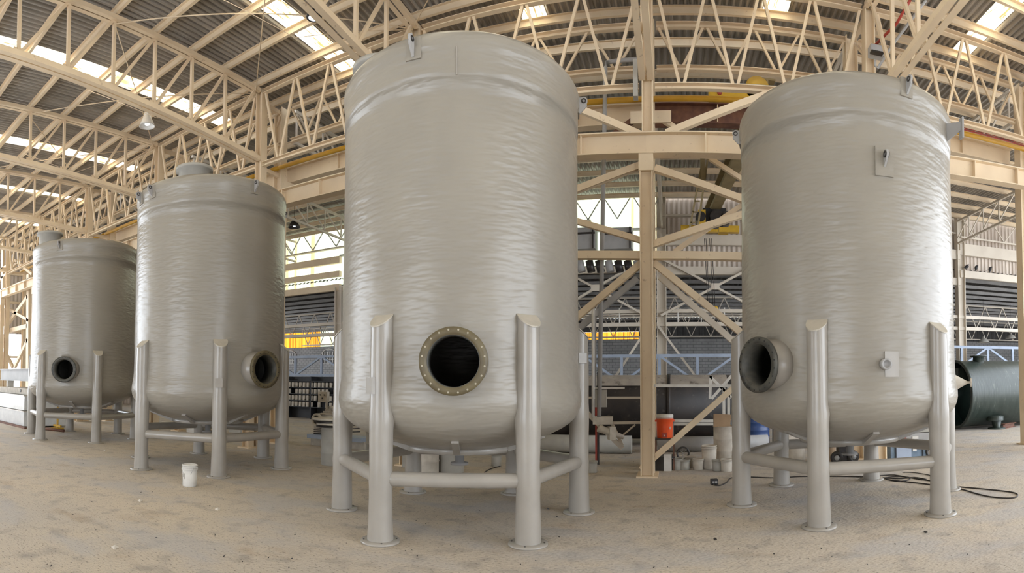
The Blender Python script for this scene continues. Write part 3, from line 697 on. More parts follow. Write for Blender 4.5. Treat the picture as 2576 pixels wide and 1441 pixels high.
for k, (a, z, w, h) in enumerate(((-1.75,0.23,0.05,0.12), (-1.5,0.19,0.03,0.10), (-2.0,0.12,0.02,0.2))):
    d = angdir(a); pc = Vector((x,y,z))+d*0.119
    MB().prism(pc, pc+d*0.012, [(-w/2,-h/2),(w/2,-h/2),(w/3,h/2),(-w/3,h/2)], up=(0,0,1)).build('paint_smear', 'drum_grey', b0)
def drum(x, y, r, h, mt, label, group=None, ribs=(0.33,0.66), lid=True):
    t = thing('drum', (x,y,0), label, 'drum', group)
    prof = [(0.0,0.0), (r-0.01,0.0), (r,0.015)]
    for q in ribs: prof += [(r,h*q-0.02), (r+0.014,h*q), (r,h*q+0.02)]
    prof += [(r,h-0.012), (r+0.008,h-0.006), (r+0.006,h+0.006), (r-0.012,h+0.004), (r-0.015,h-0.02), (0.0,h-0.02)]
    MB().lathe(prof, (x,y,0), 36).build('body', mt, t)
    MB().lathe([(r-0.01,h-0.004), (r+0.012,h-0.004), (r+0.012,h+0.012), (r-0.01,h+0.012)], (x,y,0), 36, closed=True).build('top_rim', mt, t)
    if lid: MB().cyl((x+r*0.5,y,h-0.02), (x+r*0.5,y,h), 0.03, n=12).build('bung', 'dark_metal', t)
    return t
x, y = xy(824, 1172); y += 0.3; x -= 0.05
drum(x, y, 0.29, 0.86, 'drum_grey', 'grey steel drum with round discs on top, left of the biggest tank')
for k, (z, r, dx, mt) in enumerate(((0.875,0.42,0.0,'dark_metal'), (0.93,0.45,0.05,'dusty_white'), (0.985,0.45,-0.02,'dark_metal'), (1.035,0.48,-0.05,'dusty_white'))):
    o = MB().lathe([(0.0,0.0), (r,0.0), (r,0.035), (r-0.03,0.045), (0.0,0.04)], (x+dx,y,z), 36).build('metal_disc', mt, origin=(x+dx,y,z))
    tag(o, ('dark lowest','pale second','dark third','pale topmost')[k]+' disc of the stack on the grey drum', 'disc', 'discs on the drum')
x, y = xy(1120, 1192); drum(x, y+0.3, 0.285, 0.52, 'drum_grey', 'short wide grey can seen under the biggest tank', ribs=(0.78,))
x, y = xy(1060, 1188); drum(x+0.15, y-0.05, 0.26, 0.55, 'dusty_white', 'pale drum beside the rear left leg under the biggest tank', ribs=(0.5,))
x, y = xy(1003, 1182); drum(x, y+0.5, 0.17, 0.5, 'drum_grey', 'narrow grey drum under the biggest tank, close to its front left leg', ribs=(0.9,))
x, y = xy(915, 1148); drum(x, y+0.6, 0.27, 0.88, 'drum_grey', 'open grey drum behind the left braces of the biggest tank')
x, y = xy(1245, 1174); bucket(x, y+0.1, 0.12, 0.30, 'drum_grey', 'grey bucket beside a thin hose under the biggest tank', handle=False)
x, y = xy(1822, 1166); drx, dry = x+0.05, y+0.3
drum(drx, dry, 0.28, 0.86, 'dusty_white', 'off-white ribbed drum with cardboard on top by the right-hand tank')
o = MB().box((drx-0.26,dry-0.24,0.87), (drx+0.10,dry+0.16,0.90), 0.2)
t = thing('cardboard_box', (drx-0.08,dry,0.87), 'open brown cardboard box lying on the off-white drum', 'box')
MB().prism((drx-0.28,dry-0.22,1.02), (drx+0.12,dry-0.20,0.99), [(-0.01,-0.15),(0.01,-0.15),(0.01,0.16),(-0.01,0.16)]).build('front_flap', 'cardboard', t)
MB().box((drx-0.26,dry-0.2,0.87), (drx+0.12,dry+0.16,0.90)).build('bottom_panel', 'cardboard', t)
MB().box((drx-0.27,dry-0.2,0.89), (drx-0.25,dry+0.16,1.14)).build('side_panel', 'cardboard', t)
mbr = MB(); rnd = random.Random(5); vs = []; nn = 14
for i in range(nn):
    for j in range(nn):
        u_, v_ = i/(nn-1)-0.5, j/(nn-1)-0.5
        vs.append((drx+0.22+u_*0.3+0.02*math.sin(9*v_), dry-0.02+v_*0.3, 0.89+0.14*math.exp(-10*(u_*u_+v_*v_))+0.03*math.sin(17*u_+3)*math.cos(13*v_)+0.03))
fs = [(i*nn+j, (i+1)*nn+j, (i+1)*nn+j+1, i*nn+j+1) for i in range(nn-1) for j in range(nn-1)]
lo = [(a, b_, c_-0.012) for a, b_, c_ in vs]; k0 = nn*nn
mbr.add(vs+lo, fs+[tuple(q+k0 for q in f[::-1]) for f in fs], True)
o = mbr.build('rag', 'rag_blue', origin=(drx+0.22,dry,0.88)); tag(o, 'crumpled light blue rag on the off-white drum', 'rag')
# bucket row beside the drum
rowb = [(1703,1183,0.13,0.25,'drum_grey','grey pail next to the orange cooler'), (1722,1183,0.125,0.22,'drum_grey','grey pail second from the orange cooler, squat'),
        (1738,1176,0.12,0.24,'dusty_white','pale pail standing behind the squat grey pails'), (1757,1183,0.12,0.24,'dusty_white','pale pail half way along the row before the white drum'),
        (1785,1180,0.17,0.52,'dusty_white','tall off-white bucket with ribbed rim beside the off-white drum'), (1806,1186,0.115,0.24,'drum_grey','grey pail before the tall off-white bucket'), (1829,1188,0.125,0.27,'dusty_white','pale pail before the off-white drum')]
for u_, v_, r, h, mt, lb in rowb:
    x, y = xy(u_, v_); bucket(x, y+0.12, r, h, mt, lb, group='pails along the column line', handle=False, ribs=2)
x, y = xy(1487, 1190); bucket(x, y+0.1, 0.12, 0.25, 'drum_grey', 'small grey pail at the foot of the workbench pole', handle=False)
# orange water cooler on its box
x, y = xy(1672, 1187); y += 0.35; cz = 0.70
t = thing('plastic_crate', (x-0.06,y,0), 'dark crate with a white sack under the orange cooler', 'crate')
MB().box((x-0.26,y-0.2,0.0), (x+0.12,y+0.2,0.28)).build('body', 'dark_metal', t)
MB().box((x-0.02,y-0.24,0.0), (x+0.15,y-0.16,0.36)).build('white_sack', 'white', t)
MB().box((x-0.30,y-0.22,0.28), (x+0.22,y+0.24,0.31)).build('rim', 'dark_metal', t)
t = thing('metal_stand', (x,y,0), 'thin dark metal stand carrying the orange cooler', 'stand')
for sx in (-1, 1):
    for sy in (-1, 1): MB().bar((x+sx*0.2,y+0.02+sy*0.17,0), (x+sx*0.2,y+0.02+sy*0.17,cz-0.03), 0.025).build('leg', 'rust_and_shade', t)
MB().box((x-0.23,y-0.18,cz-0.03), (x+0.23,y+0.22,cz)).build('shelf', 'dark_metal', t)
t = thing('water_cooler', (x,y,cz), 'bright orange round water cooler with white lid', 'cooler')
MB().lathe([(0.0,0.0), (0.165,0.0), (0.172,0.02), (0.182,0.25), (0.188,0.40), (0.196,0.41), (0.196,0.435), (0.0,0.435)], (x,y,cz), 36).build('body', 'orange', t)
MB().lathe([(0.0,0.435), (0.190,0.435), (0.194,0.50), (0.185,0.52), (0.0,0.525)], (x,y,cz), 36).build('lid', 'white', t)
MB().box((x-0.05,y-0.20,cz+0.03), (x+0.05,y-0.15,cz+0.13)).build('tap_recess', 'red', t)
MB().cyl((x,y-0.18,cz+0.08), (x,y-0.235,cz+0.06), 0.012, n=10).build('tap', 'white', t)
MB().box((x+0.11,y-0.172,cz+0.20), (x+0.135,y-0.155,cz+0.26)).build('sticker', 'white', t)
for s in (-1, 1): MB().box((x+s*0.2-0.02,y-0.04,cz+0.36), (x+s*0.2+0.02,y+0.04,cz+0.40)).build('handle', 'orange', t)
# hand trolley
x, y = xy(1700, 1160); y += 0.25
t = thing('hand_trolley', (x,y,0), 'dusty grey hand trolley with one wheel facing right of the cooler', 'trolley')
MB().bar((x-0.06,y,0.1), (x-0.06,y,0.95), 0.03).build('upright', 'steel_grey', t)
MB().bar((x-0.06,y,0.93), (x+0.08,y,0.93), 0.03).build('handle', 'steel_grey', t)
MB().box((x-0.16,y-0.1,0.10), (x+0.16,y+0.15,0.14)).build('toe_plate', 'dusty_white', t)
MB().lathe([(0.13,-0.02), (0.17,-0.02), (0.17,0.02), (0.13,0.02)], (x+0.18,y-0.05,0.17), 24, axis=(0.3,-1,0), closed=True).build('wheel', 'dark_metal', t)
for k in range(4):
    a = k*PI/4; MB().bar((x+0.18-0.14*math.cos(a),y-0.05,0.17-0.14*math.sin(a)), (x+0.18+0.14*math.cos(a),y-0.05,0.17+0.14*math.sin(a)), 0.01).build('spoke', 'steel_grey', t)
# socket box and black cable over the floor
x, y = xy(1800, 1218)
t = thing('socket_box', (x,y,0), 'small black socket box on the floor at the end of the cable', 'socket box')
MB().box((x-0.09,y-0.05,0), (x+0.04,y+0.05,0.10), 0.2).build('body', 'black', t)
MB().box((x-0.06,y-0.06,0.03), (x-0.02,y-0.045,0.07)).build('outlet', 'steel_grey', t)
MB().box((x-0.01,y-0.06,0.03), (x+0.03,y-0.045,0.07)).build('outlet', 'steel_grey', t)
def cable(pix, r, mt, label, z=0.012):
    pts = [at(u_, v_, Z=0) for u_, v_ in pix]; out = []
    for i in range(len(pts)-1):
        p0_, p1_, p2_, p3_ = pts[max(i-1,0)], pts[i], pts[i+1], pts[min(i+2,len(pts)-1)]
        for k in range(6):
            q = k/6; out.append(0.5*((2*p1_)+(p2_-p0_)*q+(2*p0_-5*p1_+4*p2_-p3_)*q*q+(3*p1_-p0_-3*p2_+p3_)*q**3))
    out.append(pts[-1]); out = [Vector((p.x,p.y,z)) for p in out]
    o = MB().tube(out, r, 6).build('cable', mt, origin=out[0]); return tag(o, label, 'cable', 'cables on the floor')
cable([(1798,1214),(1796,1221),(1812,1222),(1828,1214),(1836,1205),(1850,1202),(1890,1201),(1950,1203),(2010,1200),(2080,1199),(2150,1200),(2210,1202),(2260,1205),(2300,1202),(2330,1207)], 0.011, 'cable_black', 'black cable from the socket box running behind the legs of the right-hand tank')
cable([(2210,1198),(2250,1196),(2290,1205),(2260,1212),(2225,1203),(2270,1200),(2310,1206),(2350,1212),(2400,1224),(2470,1231),(2520,1236),(2552,1241),(2560,1248),(2545,1254),(2500,1252),(2460,1244),(2410,1230),(2330,1219),(2230,1207)], 0.011, 'cable_black', 'black cable looping out at the right edge of the floor')
cable([(2270,1189),(2300,1190),(2340,1197),(2345,1205)], 0.009, 'cable_black', 'short black cable bend beyond the front brace of the right-hand tank')
cable([(1219,1189),(1230,1182),(1248,1176),(1258,1174)], 0.011, 'cable_black', 'short dark hose beside the grey bucket under the biggest tank')

# ------------------------------------------------------------------ workbench heap left of the central column
t = thing('workbench', at(1520,1130,Y=12.6), 'cluttered dusty workbench frame left of the central column', 'bench')
def wb_bar(a, bq, w, mt='steel_far', y=12.6, nm='frame_bar'): MB().bar(at(*a, Y=y), at(*bq, Y=y), w, 0.06, up=(0,1,0)).build(nm, mt, t)
wb_bar((1506,1064), (1640,1062), 0.06); wb_bar((1560,1100), (1598,1068), 0.04); wb_bar((1532,1050), (1566,1120), 0.07); wb_bar((1470,1000), (1620,1000), 0.05)
p = at(1530,1066,Y=12.5)
MB().box((p.x-0.35,12.3,p.z), (p.x+0.1,12.8,p.z+0.16), 0.1).build('dusty_casting', 'dusty_white', t)
MB().cyl((p.x-0.2,12.3,p.z-0.08), (p.x+0.35,12.5,p.z-0.3), 0.09, 0.05).build('sheared_tube', 'dusty_white', t)
MB().box((p.x+0.02,12.3,p.z-0.35), (p.x+0.16,12.5,p.z-0.05), 0.4).build('bent_plate', 'dusty_white', t)
t = thing('pole', at(1500,1168,Z=0), 'dark red and black upright pole by the workbench', 'pole')
p = at(1500,1168,Z=0); q = at(1500,1020,Y=p.y)
MB().bar((p.x,p.y,0), (p.x,p.y,q.z), 0.045).build('shaft', 'red', t); MB().bar((p.x+0.05,p.y,0), (p.x+0.05,p.y,q.z+0.8), 0.045).build('channel', 'dark_metal', t)
p = at(1512,1002,Y=12.5)
t = thing('junction_box', p, 'grey electrical box on the pole left of the central column', 'electrical box')
MB().box((p.x-0.13,12.42,p.z-0.2), (p.x+0.13,12.55,p.z+0.2)).build('body', 'drum_grey', t)
MB().box((p.x-0.11,12.405,p.z-0.18), (p.x+0.10,12.42,p.z+0.18)).build('door', 'drum_grey', t)
MB().box((p.x-0.2,12.4,p.z+0.22), (p.x+0.55,12.5,p.z+0.26)).build('bracket_bar', 'white', t)
for i, (u_, v0, v1, mt, lb) in enumerate(((1492,772,1050,'white','white vertical pipe nearest to the biggest tank'), (1507,160,1060,'steel_grey','grey vertical downpipe left of the central column'), (1498,795,1000,'steel_grey','thin grey conduit beside the white vertical pipe'))):
    a, bq = at(u_+(16 if i == 1 else 0), v0, Y=12.3+0.1*i), at(u_, v1, Y=12.3+0.1*i)
    if i == 1:
        e = at(1606,154,Y=12.5); mb_ = MB().tube([bq, a-Vector((0,0,0.1)), a+Vector((0.03,0,0.02)), Vector((a.x+0.15,12.5,a.z+0.1)), Vector((e.x,12.5,a.z+0.12))], 0.05, 10)
    else: mb_ = MB().cyl(bq, a, 0.035 if i == 0 else 0.02, n=10)
    tag(mb_.build('pipe', mt, origin=bq), lb, 'pipe')
# electrical trunking box on the central column
p = at(1600,195,Y=11.5); o = MB().box((p.x-0.06,11.4,p.z-0.45), (p.x+0.04,11.6,p.z+0.35)).build('electrical_box', 'drum_grey', origin=p); tag(o, 'grey cable box fixed to the left side of the central column', 'electrical box')
# ------------------------------------------------------------------ big cylinders lying in the rear hall
t = thing('dark_cylinder', (-1,17.4,0), 'long dark dusty cylinder lying in the rear hall behind the central column', 'cylinder')
MB().cyl((-4.6,17.4,1.17), (2.05,17.4,1.17), 1.0, n=48).build('shell', 'pipe_dark', t)
vs = []; n = 12
for i in range(n+1):
    a = R_(42+ i*96/n)
    for x_ in (-4.55, 1.6): vs.append((x_, 17.4-1.008*math.cos(a)*1.0, 1.17+1.008*math.sin(a)))
MB().add(vs, [(2*i, 2*i+1, 2*i+3, 2*i+2) for i in range(n)], True).build('dust_layer', 'pipe_dust', t)
for x_ in (-3.2,-0.2,2.0): MB().lathe([(0.99,-0.05), (1.04,-0.05), (1.04,0.05), (0.99,0.05)], (x_,17.4,1.17), 48, axis=(1,0,0), closed=True).build('band', 'pipe_dark', t)
for x_ in (-3.5,0.8): MB().box((x_-0.15,16.7,0), (x_+0.15,18.1,0.28)).build('cradle', 'rust_and_shade', t)
o = MB().cyl((-5,15.0,0.25), (-1.2,15.0,0.25), 0.24, n=28).build('grey_pipe', 'drum_grey', origin=(-3,15,0.25)); tag(o, 'pale grey pipe lying on the floor in front of the dark cylinder', 'pipe')
o = MB().cyl((-0.5,15.4,0.22), (2.6,15.4,0.22), 0.21, n=28).build('grey_pipe', 'steel_grey', origin=(1,15.4,0.22)); tag(o, 'grey pipe lying behind the pails right of the central column', 'pipe')
# white handling frame at the end of the dark cylinder
t = thing('handling_frame', at(1820,1080,Y=14.2), 'white steel frame beside the end of the dark cylinder', 'frame')
for a, bq in (((1833,970),(1833,1148)), ((1821,975),(1821,1148)), ((1785,945),(1840,1000)), ((1790,1003),(1840,945)), ((1640,1058),(1840,1058)), ((1640,1066),(1840,1066)), ((1788,945),(1786,1003))):
    MB().bar(at(*a, Y=14.2), at(*bq, Y=14.2), 0.07, 0.06, up=(0,1,0)).build('bar', 'white', t)
# green cylinder on the right
gx, gy, gr = 10.35, 18.6, 1.28
t = thing('green_vessel', (14,gy,0), 'dark green glossy cylinder lying on its side at the right edge', 'vessel')
zc = 1.36
MB().lathe([(gr,0.0), (gr+0.05,0.0), (gr+0.05,0.08), (gr,0.12), (gr,12.0), (gr-0.05,12.0), (gr-0.05,0.0)], (gx,gy,zc), 72, axis=(1,0.0,0), closed=True).build('shell', 'green_frp', t)
MB().lathe([(0.0,0.9), (gr-0.05,0.7), (gr-0.05,0.66), (0.0,0.86)], (gx,gy,zc), 48, axis=(1,0,0)).build('inner_dish', 'green_inside', t)
MB().lathe([(gr-0.055,0.0), (gr-0.055,0.7)], (gx,gy,zc), 48, axis=(1,0,0)).build('inner_liner', 'green_inside', t)
MB().box((gx+0.05,gy-0.25,zc+0.55), (gx+0.75,gy+0.55,zc+1.0)).build('inner_box', 'green_frp', t)
MB().lathe([(0.22,-0.1), (0.22,0.16), (0.34,0.16), (0.34,0.20), (0.0,0.20)], (gx+1.0,gy-0.2,zc+gr), 28).build('top_nozzle', 'green_frp', t)
MB().lathe([(0.2,0.12), (0.15,-0.2), (0.34,-0.2), (0.34,-0.25), (0.0,-0.25)], (gx+1.3,gy-0.95,zc-gr+0.17), 28).build('bottom_nozzle', 'green_frp', t)
MB().lathe([(0.32,0.0), (0.32,0.16), (0.2,0.2)], (gx+1.25,gy-0.95,zc-gr+0.25), 28).build('saddle', 'green_frp', t)
o = MB().prism((gx+1.5,gy-1.1,0.09), (gx+2.3,gy-0.7,0.09), Ipoly(0.2,0.18,0.02)).build('support_beam', 'rust_and_shade', origin=(gx+1.9,gy-0.9,0)); tag(o, 'short brown steel beam under the green cylinder', 'beam')
o = MB().box((gx+5,gy-0.5,0), (gx+5.4,gy+0.5,0.1)).build('timber_block', 'cardboard', origin=(gx+5.2,gy,0)); tag(o, 'wooden block under the far end of the green cylinder', 'block')

# ------------------------------------------------------------------ machines under and behind the right-hand tank
x, y = xy(1905, 1122)
drum(x, y+0.3, 0.42, 0.95, 'blue', 'dark blue plastic drum behind the left legs of the right-hand tank', ribs=(0.3,0.5,0.75))
mbr = MB(); vs = []; nn = 12
for i in range(nn):
    for j in range(nn):
        u_, v_ = i/(nn-1)-0.5, j/(nn-1)-0.5
        vs.append((x+0.15+u_*0.6, y+0.3+v_*0.6, 1.0+0.32*math.exp(-7*(u_*u_+v_*v_))+0.05*math.sin(15*u_+1)*math.cos(14*v_)))
fs = [(i*nn+j, (i+1)*nn+j, (i+1)*nn+j+1, i*nn+j+1) for i in range(nn-1) for j in range(nn-1)]
mbr.add(vs+[(a, b_, c_-0.03) for a, b_, c_ in vs], fs+[tuple(q+nn*nn for q in f[::-1]) for f in fs], True)
tag(mbr.build('plastic_bag', 'white', origin=(x,y+0.3,0.97)), 'crumpled white plastic bag on the dark blue drum', 'bag')
x, y = xy(1985, 1118)
t = thing('parts_cabinet', (x,y,0), 'pale cabinet behind the rear left leg of the right-hand tank', 'cabinet')
MB().box((x-0.45,y,0), (x+0.55,y+0.4,1.30)).build('body', 'dusty_white', t); MB().box((x-0.40,y-0.02,0.7), (x+0.05,y,1.25)).build('door', 'dusty_white', t)
MB().box((x-0.5,y-0.05,1.30), (x+0.6,y+0.45,1.36)).build('top_board', 'dusty_white', t)
for i, (u_, v_, w, h, mt, lb) in enumerate(((2005,1160,0.34,0.36,'dusty_white','stained pale tub left of the grinder under the right-hand tank'), (2085,1160,0.3,0.36,'cardboard','brown stained tub just left of the grinder'))):
    x, y = xy(u_, v_); bucket(x, y+0.1, w/2+0.05, h, mt, lb, handle=False, ribs=1)
x, y = xy(2135, 1166); y += 0.08; x -= 0.1
t = thing('grinder', (x,y,0), 'black twin-wheel grinder machine seen under the right-hand tank', 'machine')
MB().box((x-0.25,y-0.1,0.0), (x+0.27,y+0.2,0.08)).build('base', 'black', t)
MB().box((x-0.13,y-0.1,0.08), (x+0.12,y+0.15,0.42)).build('motor_block', 'dark_metal', t)
MB().prism((x-0.1,y-0.05,0.5), (x+0.1,y-0.05,0.5), [(-0.06,-0.08),(0.06,-0.08),(0.1,0.08),(-0.1,0.08)]).build('hopper', 'dark_metal', t)
for s in (-1, 1):
    w = MB().lathe([(0.05,-0.04), (0.14,-0.04), (0.15,0.0), (0.14,0.04), (0.05,0.04)], (x+s*0.20,y-0.12,0.16), 28, axis=(0.2*s,-1,0), closed=True).build('wheel', 'dark_metal', t)
    MB().lathe([(0.0,-0.03), (0.06,-0.03), (0.06,0.05), (0.0,0.05)], (x+s*0.20,y-0.12,0.16), 16, axis=(0.2*s,-1,0)).build('hub', 'steel_grey', w)
x, y = xy(2295, 1162); y += 0.3
t = thing('welding_set', (x,y,0), 'dusty blue welding set seen under the right-hand tank', 'machine')
MB().box((x-0.5,y-0.2,0.03), (x+0.42,y+0.3,0.46)).build('body', 'blue_machine', t)
MB().box((x-0.36,y-0.215,0.08), (x+0.02,y-0.2,0.40)).build('front_panel', 'steel_blue', t)
MB().box((x+0.06,y-0.215,0.24), (x+0.16,y-0.2,0.36)).build('label_plate', 'white', t)
for zz in (0.06,0.44): MB().bar((x-0.38,y-0.22,zz), (x+0.32,y-0.22,zz), 0.02).build('frame_bar', 'black', t)
for xx in (-0.38,0.32): MB().bar((x+xx,y-0.22,0.04), (x+xx,y-0.22,0.45), 0.02).build('frame_bar', 'black', t)
MB().lathe([(0.09,-0.03), (0.15,-0.03), (0.15,0.03), (0.09,0.03)], (x+0.55,y-0.2,0.2), 24, axis=(0,-1,0), closed=True).build('wheel', 'dark_metal', t)
for k in range(4):
    x, y = xy(2310, 1116); z = 0.05+k*0.29
    t = thing('metal_case', (x,y,z), ('lowest','second lowest','third','topmost')[k]+' grey steel case of the stack right of the tank legs', 'case', 'stacked steel cases')
    MB().box((x-0.55,y,z), (x+0.6,y+0.7,z+0.27)).build('body', 'steel_grey' if k != 1 else 'drum_grey', t)
    MB().box((x-0.2,y-0.02,z+0.10), (x-0.0,y,z+0.18)).build('name_plate', 'white', t)
    MB().box((x-0.5,y-0.015,z+0.04), (x-0.4,y,z+0.22)).build('latch', 'red', t)

# ------------------------------------------------------------------ winding machine between second and biggest tank
x, y = xy(778, 1126); y += 0.8
t = thing('winding_machine', (x,y,0), 'dusty winding machine with handwheel between the second and biggest tank', 'machine')
MB().box((x-0.42,y-0.2,0.0), (x+1.5,y+0.5,0.22)).build('base', 'dusty_white', t)
MB().box((x-0.45,y-0.35,0.22), (x+1.5,y+0.3,0.34)).build('lower_tray', 'steel_blue', t)
MB().box((x-0.38,y-0.1,0.34), (x-0.05,y+0.4,0.95)).build('headstock', 'dusty_white', t)
hw = MB().lathe([(0.13,-0.03), (0.19,-0.03), (0.20,0.0), (0.19,0.03), (0.13,0.03)], (x-0.12,y-0.3,0.78), 28, axis=(0,-1,0), closed=True).build('handwheel', 'dusty_white', t)
MB().lathe([(0.0,-0.02), (0.06,-0.02), (0.06,0.06), (0.0,0.06)], (x-0.12,y-0.3,0.78), 20, axis=(0,-1,0)).build('hub', 'dark_metal', hw)
MB().lathe([(0.06,-0.01), (0.14,-0.01), (0.14,0.01), (0.06,0.01)], (x-0.12,y-0.28,0.78), 20, axis=(0,-1,0), closed=True).build('disc', 'dark_metal', hw)
for k in range(5): MB().cyl((x-0.1,y-0.1+0.1*k,0.95+0.05*k), (x+1.5,y-0.05+0.1*k,0.95+0.05*k), 0.035, n=10).build('roller', 'dusty_white', t)
MB().box((x-0.35,y+0.05,1.30), (x-0.02,y+0.2,1.62)).build('control_panel', 'dusty_white', t)
for k in range(3): MB().cyl((x-0.26+0.08*k,y+0.05,1.52-0.1*(k % 2)), (x-0.26+0.08*k,y+0.03,1.52-0.1*(k % 2)), 0.02, n=8).build('button', 'black', t)
MB().bar((x-0.05,y+0.1,0.95), (x-0.05,y+0.1,1.3), 0.05).build('panel_post', 'dusty_white', t)
mbq = MB()
for k in range(5):
    a0 = 0.5+0.12*k; pts = [(x+0.45+0.12*k+0.28*math.cos(q), y+0.1*k, 1.20+0.24*math.sin(q)) for q in [PI*j/10*a0*1.1 for j in range(11)]]
    MB().tube(pts, 0.03, 8).build('hose_arc', 'dark_metal' if k % 2 else 'dusty_white', t)
MB().cyl((x+0.2,y,1.12), (x+0.8,y+0.1,1.28), 0.07, n=12).build('tube_roll', 'dusty_white', t)
for k in range(3): MB().bar((x-0.3,y-0.2,0.36+0.06*k), (x+1.3,y-0.1,0.5+0.1*k), 0.03).build('link', 'dark_metal', t)
# rack of resin tins far behind
rx0, ry0 = -20.4, 22.5
t = thing('storage_rack', (rx0,ry0,0), 'black rack with rows of small pale tins beyond the winding machine', 'rack')
for k in range(5): MB().box((rx0-0.6,ry0,0.62+0.34*k-0.03), (rx0+4.6,ry0+0.5,0.62+0.34*k)).build('shelf', 'black', t)
for xx in (-0.6,1.1,2.8,4.6): MB().box((rx0+xx-0.03,ry0,0), (rx0+xx+0.03,ry0+0.5,2.2)).build('upright', 'black', t)
MB().box((rx0-0.6,ry0+0.5,0), (rx0+4.6,ry0+0.54,2.2)).build('back_panel', 'black', t)
rnd = random.Random(8); tin = None
for k in range(4):
    for j in range(20):
        if rnd.random() < 0.1: continue
        xx = rx0-0.45+0.25*j; zz = 0.62+0.34*k
        if tin is None:
            tin = MB().lathe([(0.0,0.0), (0.085,0.0), (0.085,0.24), (0.075,0.25), (0.0,0.25)], (xx,ry0+0.1,zz), 12).build('tin', 'dusty_white', origin=(xx,ry0+0.1,zz)); o = tin
        else:
            o = tin.copy(); COL.objects.link(o); o.location = (xx,ry0+0.1,zz)
        tag(o, 'small pale tin on the '+('lowest','second','third','top')[k]+' shelf of the black rack', 'tin', 'tins on the black rack')

# ------------------------------------------------------------------ far left: wrapped crates, beams, gas stand
px, py = -19.5, 8.7
for k, (z0, z1, mt, lb) in enumerate(((0.05,0.62,'wrap','lower plastic-wrapped white crate at the left edge'), (0.64,1.22,'wrap','upper plastic-wrapped white crate at the left edge'))):
    t = thing('wrapped_crate', (px,py,z0), lb, 'crate', 'wrapped crates')
    MB().box((px-3.2,py-0.9,z0), (px+0.35,py+0.9,z1)).build('body', mt, t); MB().box((px-3.25,py-0.95,z1-0.04), (px+0.40,py+0.95,z1)).build('lid', 'white', t)
t = thing('wood_boxes', (px,py,1.22), 'row of low dusty boxes on top of the wrapped crates', 'box')
t.name = 'dusty_box'
MB().box((px-3,py-0.7,1.22), (px+0.2,py+0.6,1.46)).build('body', 'dusty_white', t); MB().cyl((px-0.55,py-0.72,1.36), (px-0.55,py-0.68,1.36), 0.06, n=12).build('hole', 'dark_metal', t)
o = MB().prism((px-4,py-0.3,1.98), (px+0.9,py-0.3,1.98), Ipoly(0.3,0.5,0.03)).build('stored_beam', 'steel_grey', origin=(px,py,1.98)); tag(o, 'grey steel beam lying level over the wrapped crates', 'beam')
for s in (0.3,-2.8): o = MB().box((px+s-0.06,py-0.45,1.46), (px+s+0.06,py-0.15,1.74)).build('timber_block', 'white', origin=(px+s,py,1.5)); tag(o, 'pale block under the '+('right' if s > 0 else 'left')+' part of the grey stored beam', 'block')
o = MB().box((px-3.3,py-1.1,0), (px+0.9,py-0.95,0.06)).build('floor_rail', 'rust_and_shade', origin=(px,py-1,0)); tag(o, 'rusty flat rail on the floor before the wrapped crates', 'rail')
x, y = xy(138, 1082)
t = thing('yellow_stand', (x,y,0), 'small yellow pipe stand between the legs of the rear left tank', 'stand')
for s in (-1, 1): MB().bar((x+s*0.04,y+0.1,0.05), (x+s*0.04,y+0.1,1.0), 0.03).build('upright', 'yellow', t)
MB().bar((x-0.28,y+0.1,0.16), (x+0.28,y+0.1,0.16), 0.07).build('crossbar', 'yellow', t); MB().bar((x-0.12,y-0.1,0.06), (x+0.12,y+0.3,0.06), 0.07).build('foot', 'yellow', t)
o = MB().tube([(x-0.8,y-0.25,0.05), (x-0.3,y-0.4,0.05), (x+0.3,y-0.2,0.06), (x+0.75,y+0.0,0.05)], 0.05, 10).build('rusty_bar', 'rust_and_shade', origin=(x,y-0.3,0)); tag(o, 'rusty brown bar on the floor by the yellow stand', 'bar')
# clutter seen under second and rear left tanks
for i, (u_, v_, w, h, mt, nm, lb) in enumerate(((345,1068,0.9,0.9,'blue_machine','tool_cabinet','blue-grey machine between the rear left and second tank'), (480,1088,0.5,0.55,'white','white_crate','white crate seen under the second tank'),
        (420,1076,0.7,0.2,'dark_metal','tool_tray','dark low tray under the second tank'), (590,1088,0.6,0.35,'drum_grey','grey_crate','grey crate at the right under the second tank'), (665,1070,0.12,1.0,'white','white_post','white post between the rear legs of the second tank'))):
    x, y = xy(u_, v_); t = thing(nm, (x,y,0), lb, nm.split('_')[-1])
    MB().box((x-w/2,y,0.0), (x+w/2,y+0.4,h)).build('body', mt, t)
    MB().box((x-w/2*0.8,y-0.015,h*0.55), (x+w/2*0.8,y,h*0.8)).build('front_panel', 'steel_grey', t)
    MB().box((x-w/2-0.02,y-0.02,h), (x+w/2+0.02,y+0.42,h+0.03)).build('top_board', 'dusty_white', t)

# ------------------------------------------------------------------ overhead crane of the rear hall
t = thing('overhead_crane', (2,19,9), 'yellow overhead crane with brown bridge beam in the rear hall', 'crane')
a, bq = Vector((2.35,13.4,9.25)), Vector((1.45,25.3,9.35))
MB().prism(a, bq, Ipoly(0.42,0.62,0.05)).build('bridge_beam', 'crane_beam', t)
MB().box((0.86,13.15,8.82), (3.2,13.45,9.12)).build('end_carriage', 'yellow', t)
MB().lathe([(0.0,-0.1), (0.30,-0.1), (0.30,0.1), (0.0,0.1)], (2.05,13.25,9.15), 20, axis=(0,-1,0)).build('drive_cover', 'yellow', t)
MB().lathe([(0.0,-0.02), (0.06,-0.02), (0.06,0.02), (0.0,0.02)], (1.12,13.13,8.98), 16, axis=(0,-1,0)).build('emblem_disc', 'red', t)
MB().box((0.3,25.1,8.9), (3.0,25.4,9.2)).build('end_carriage', 'yellow', t)
p = at(1795,550,Y=22.5)
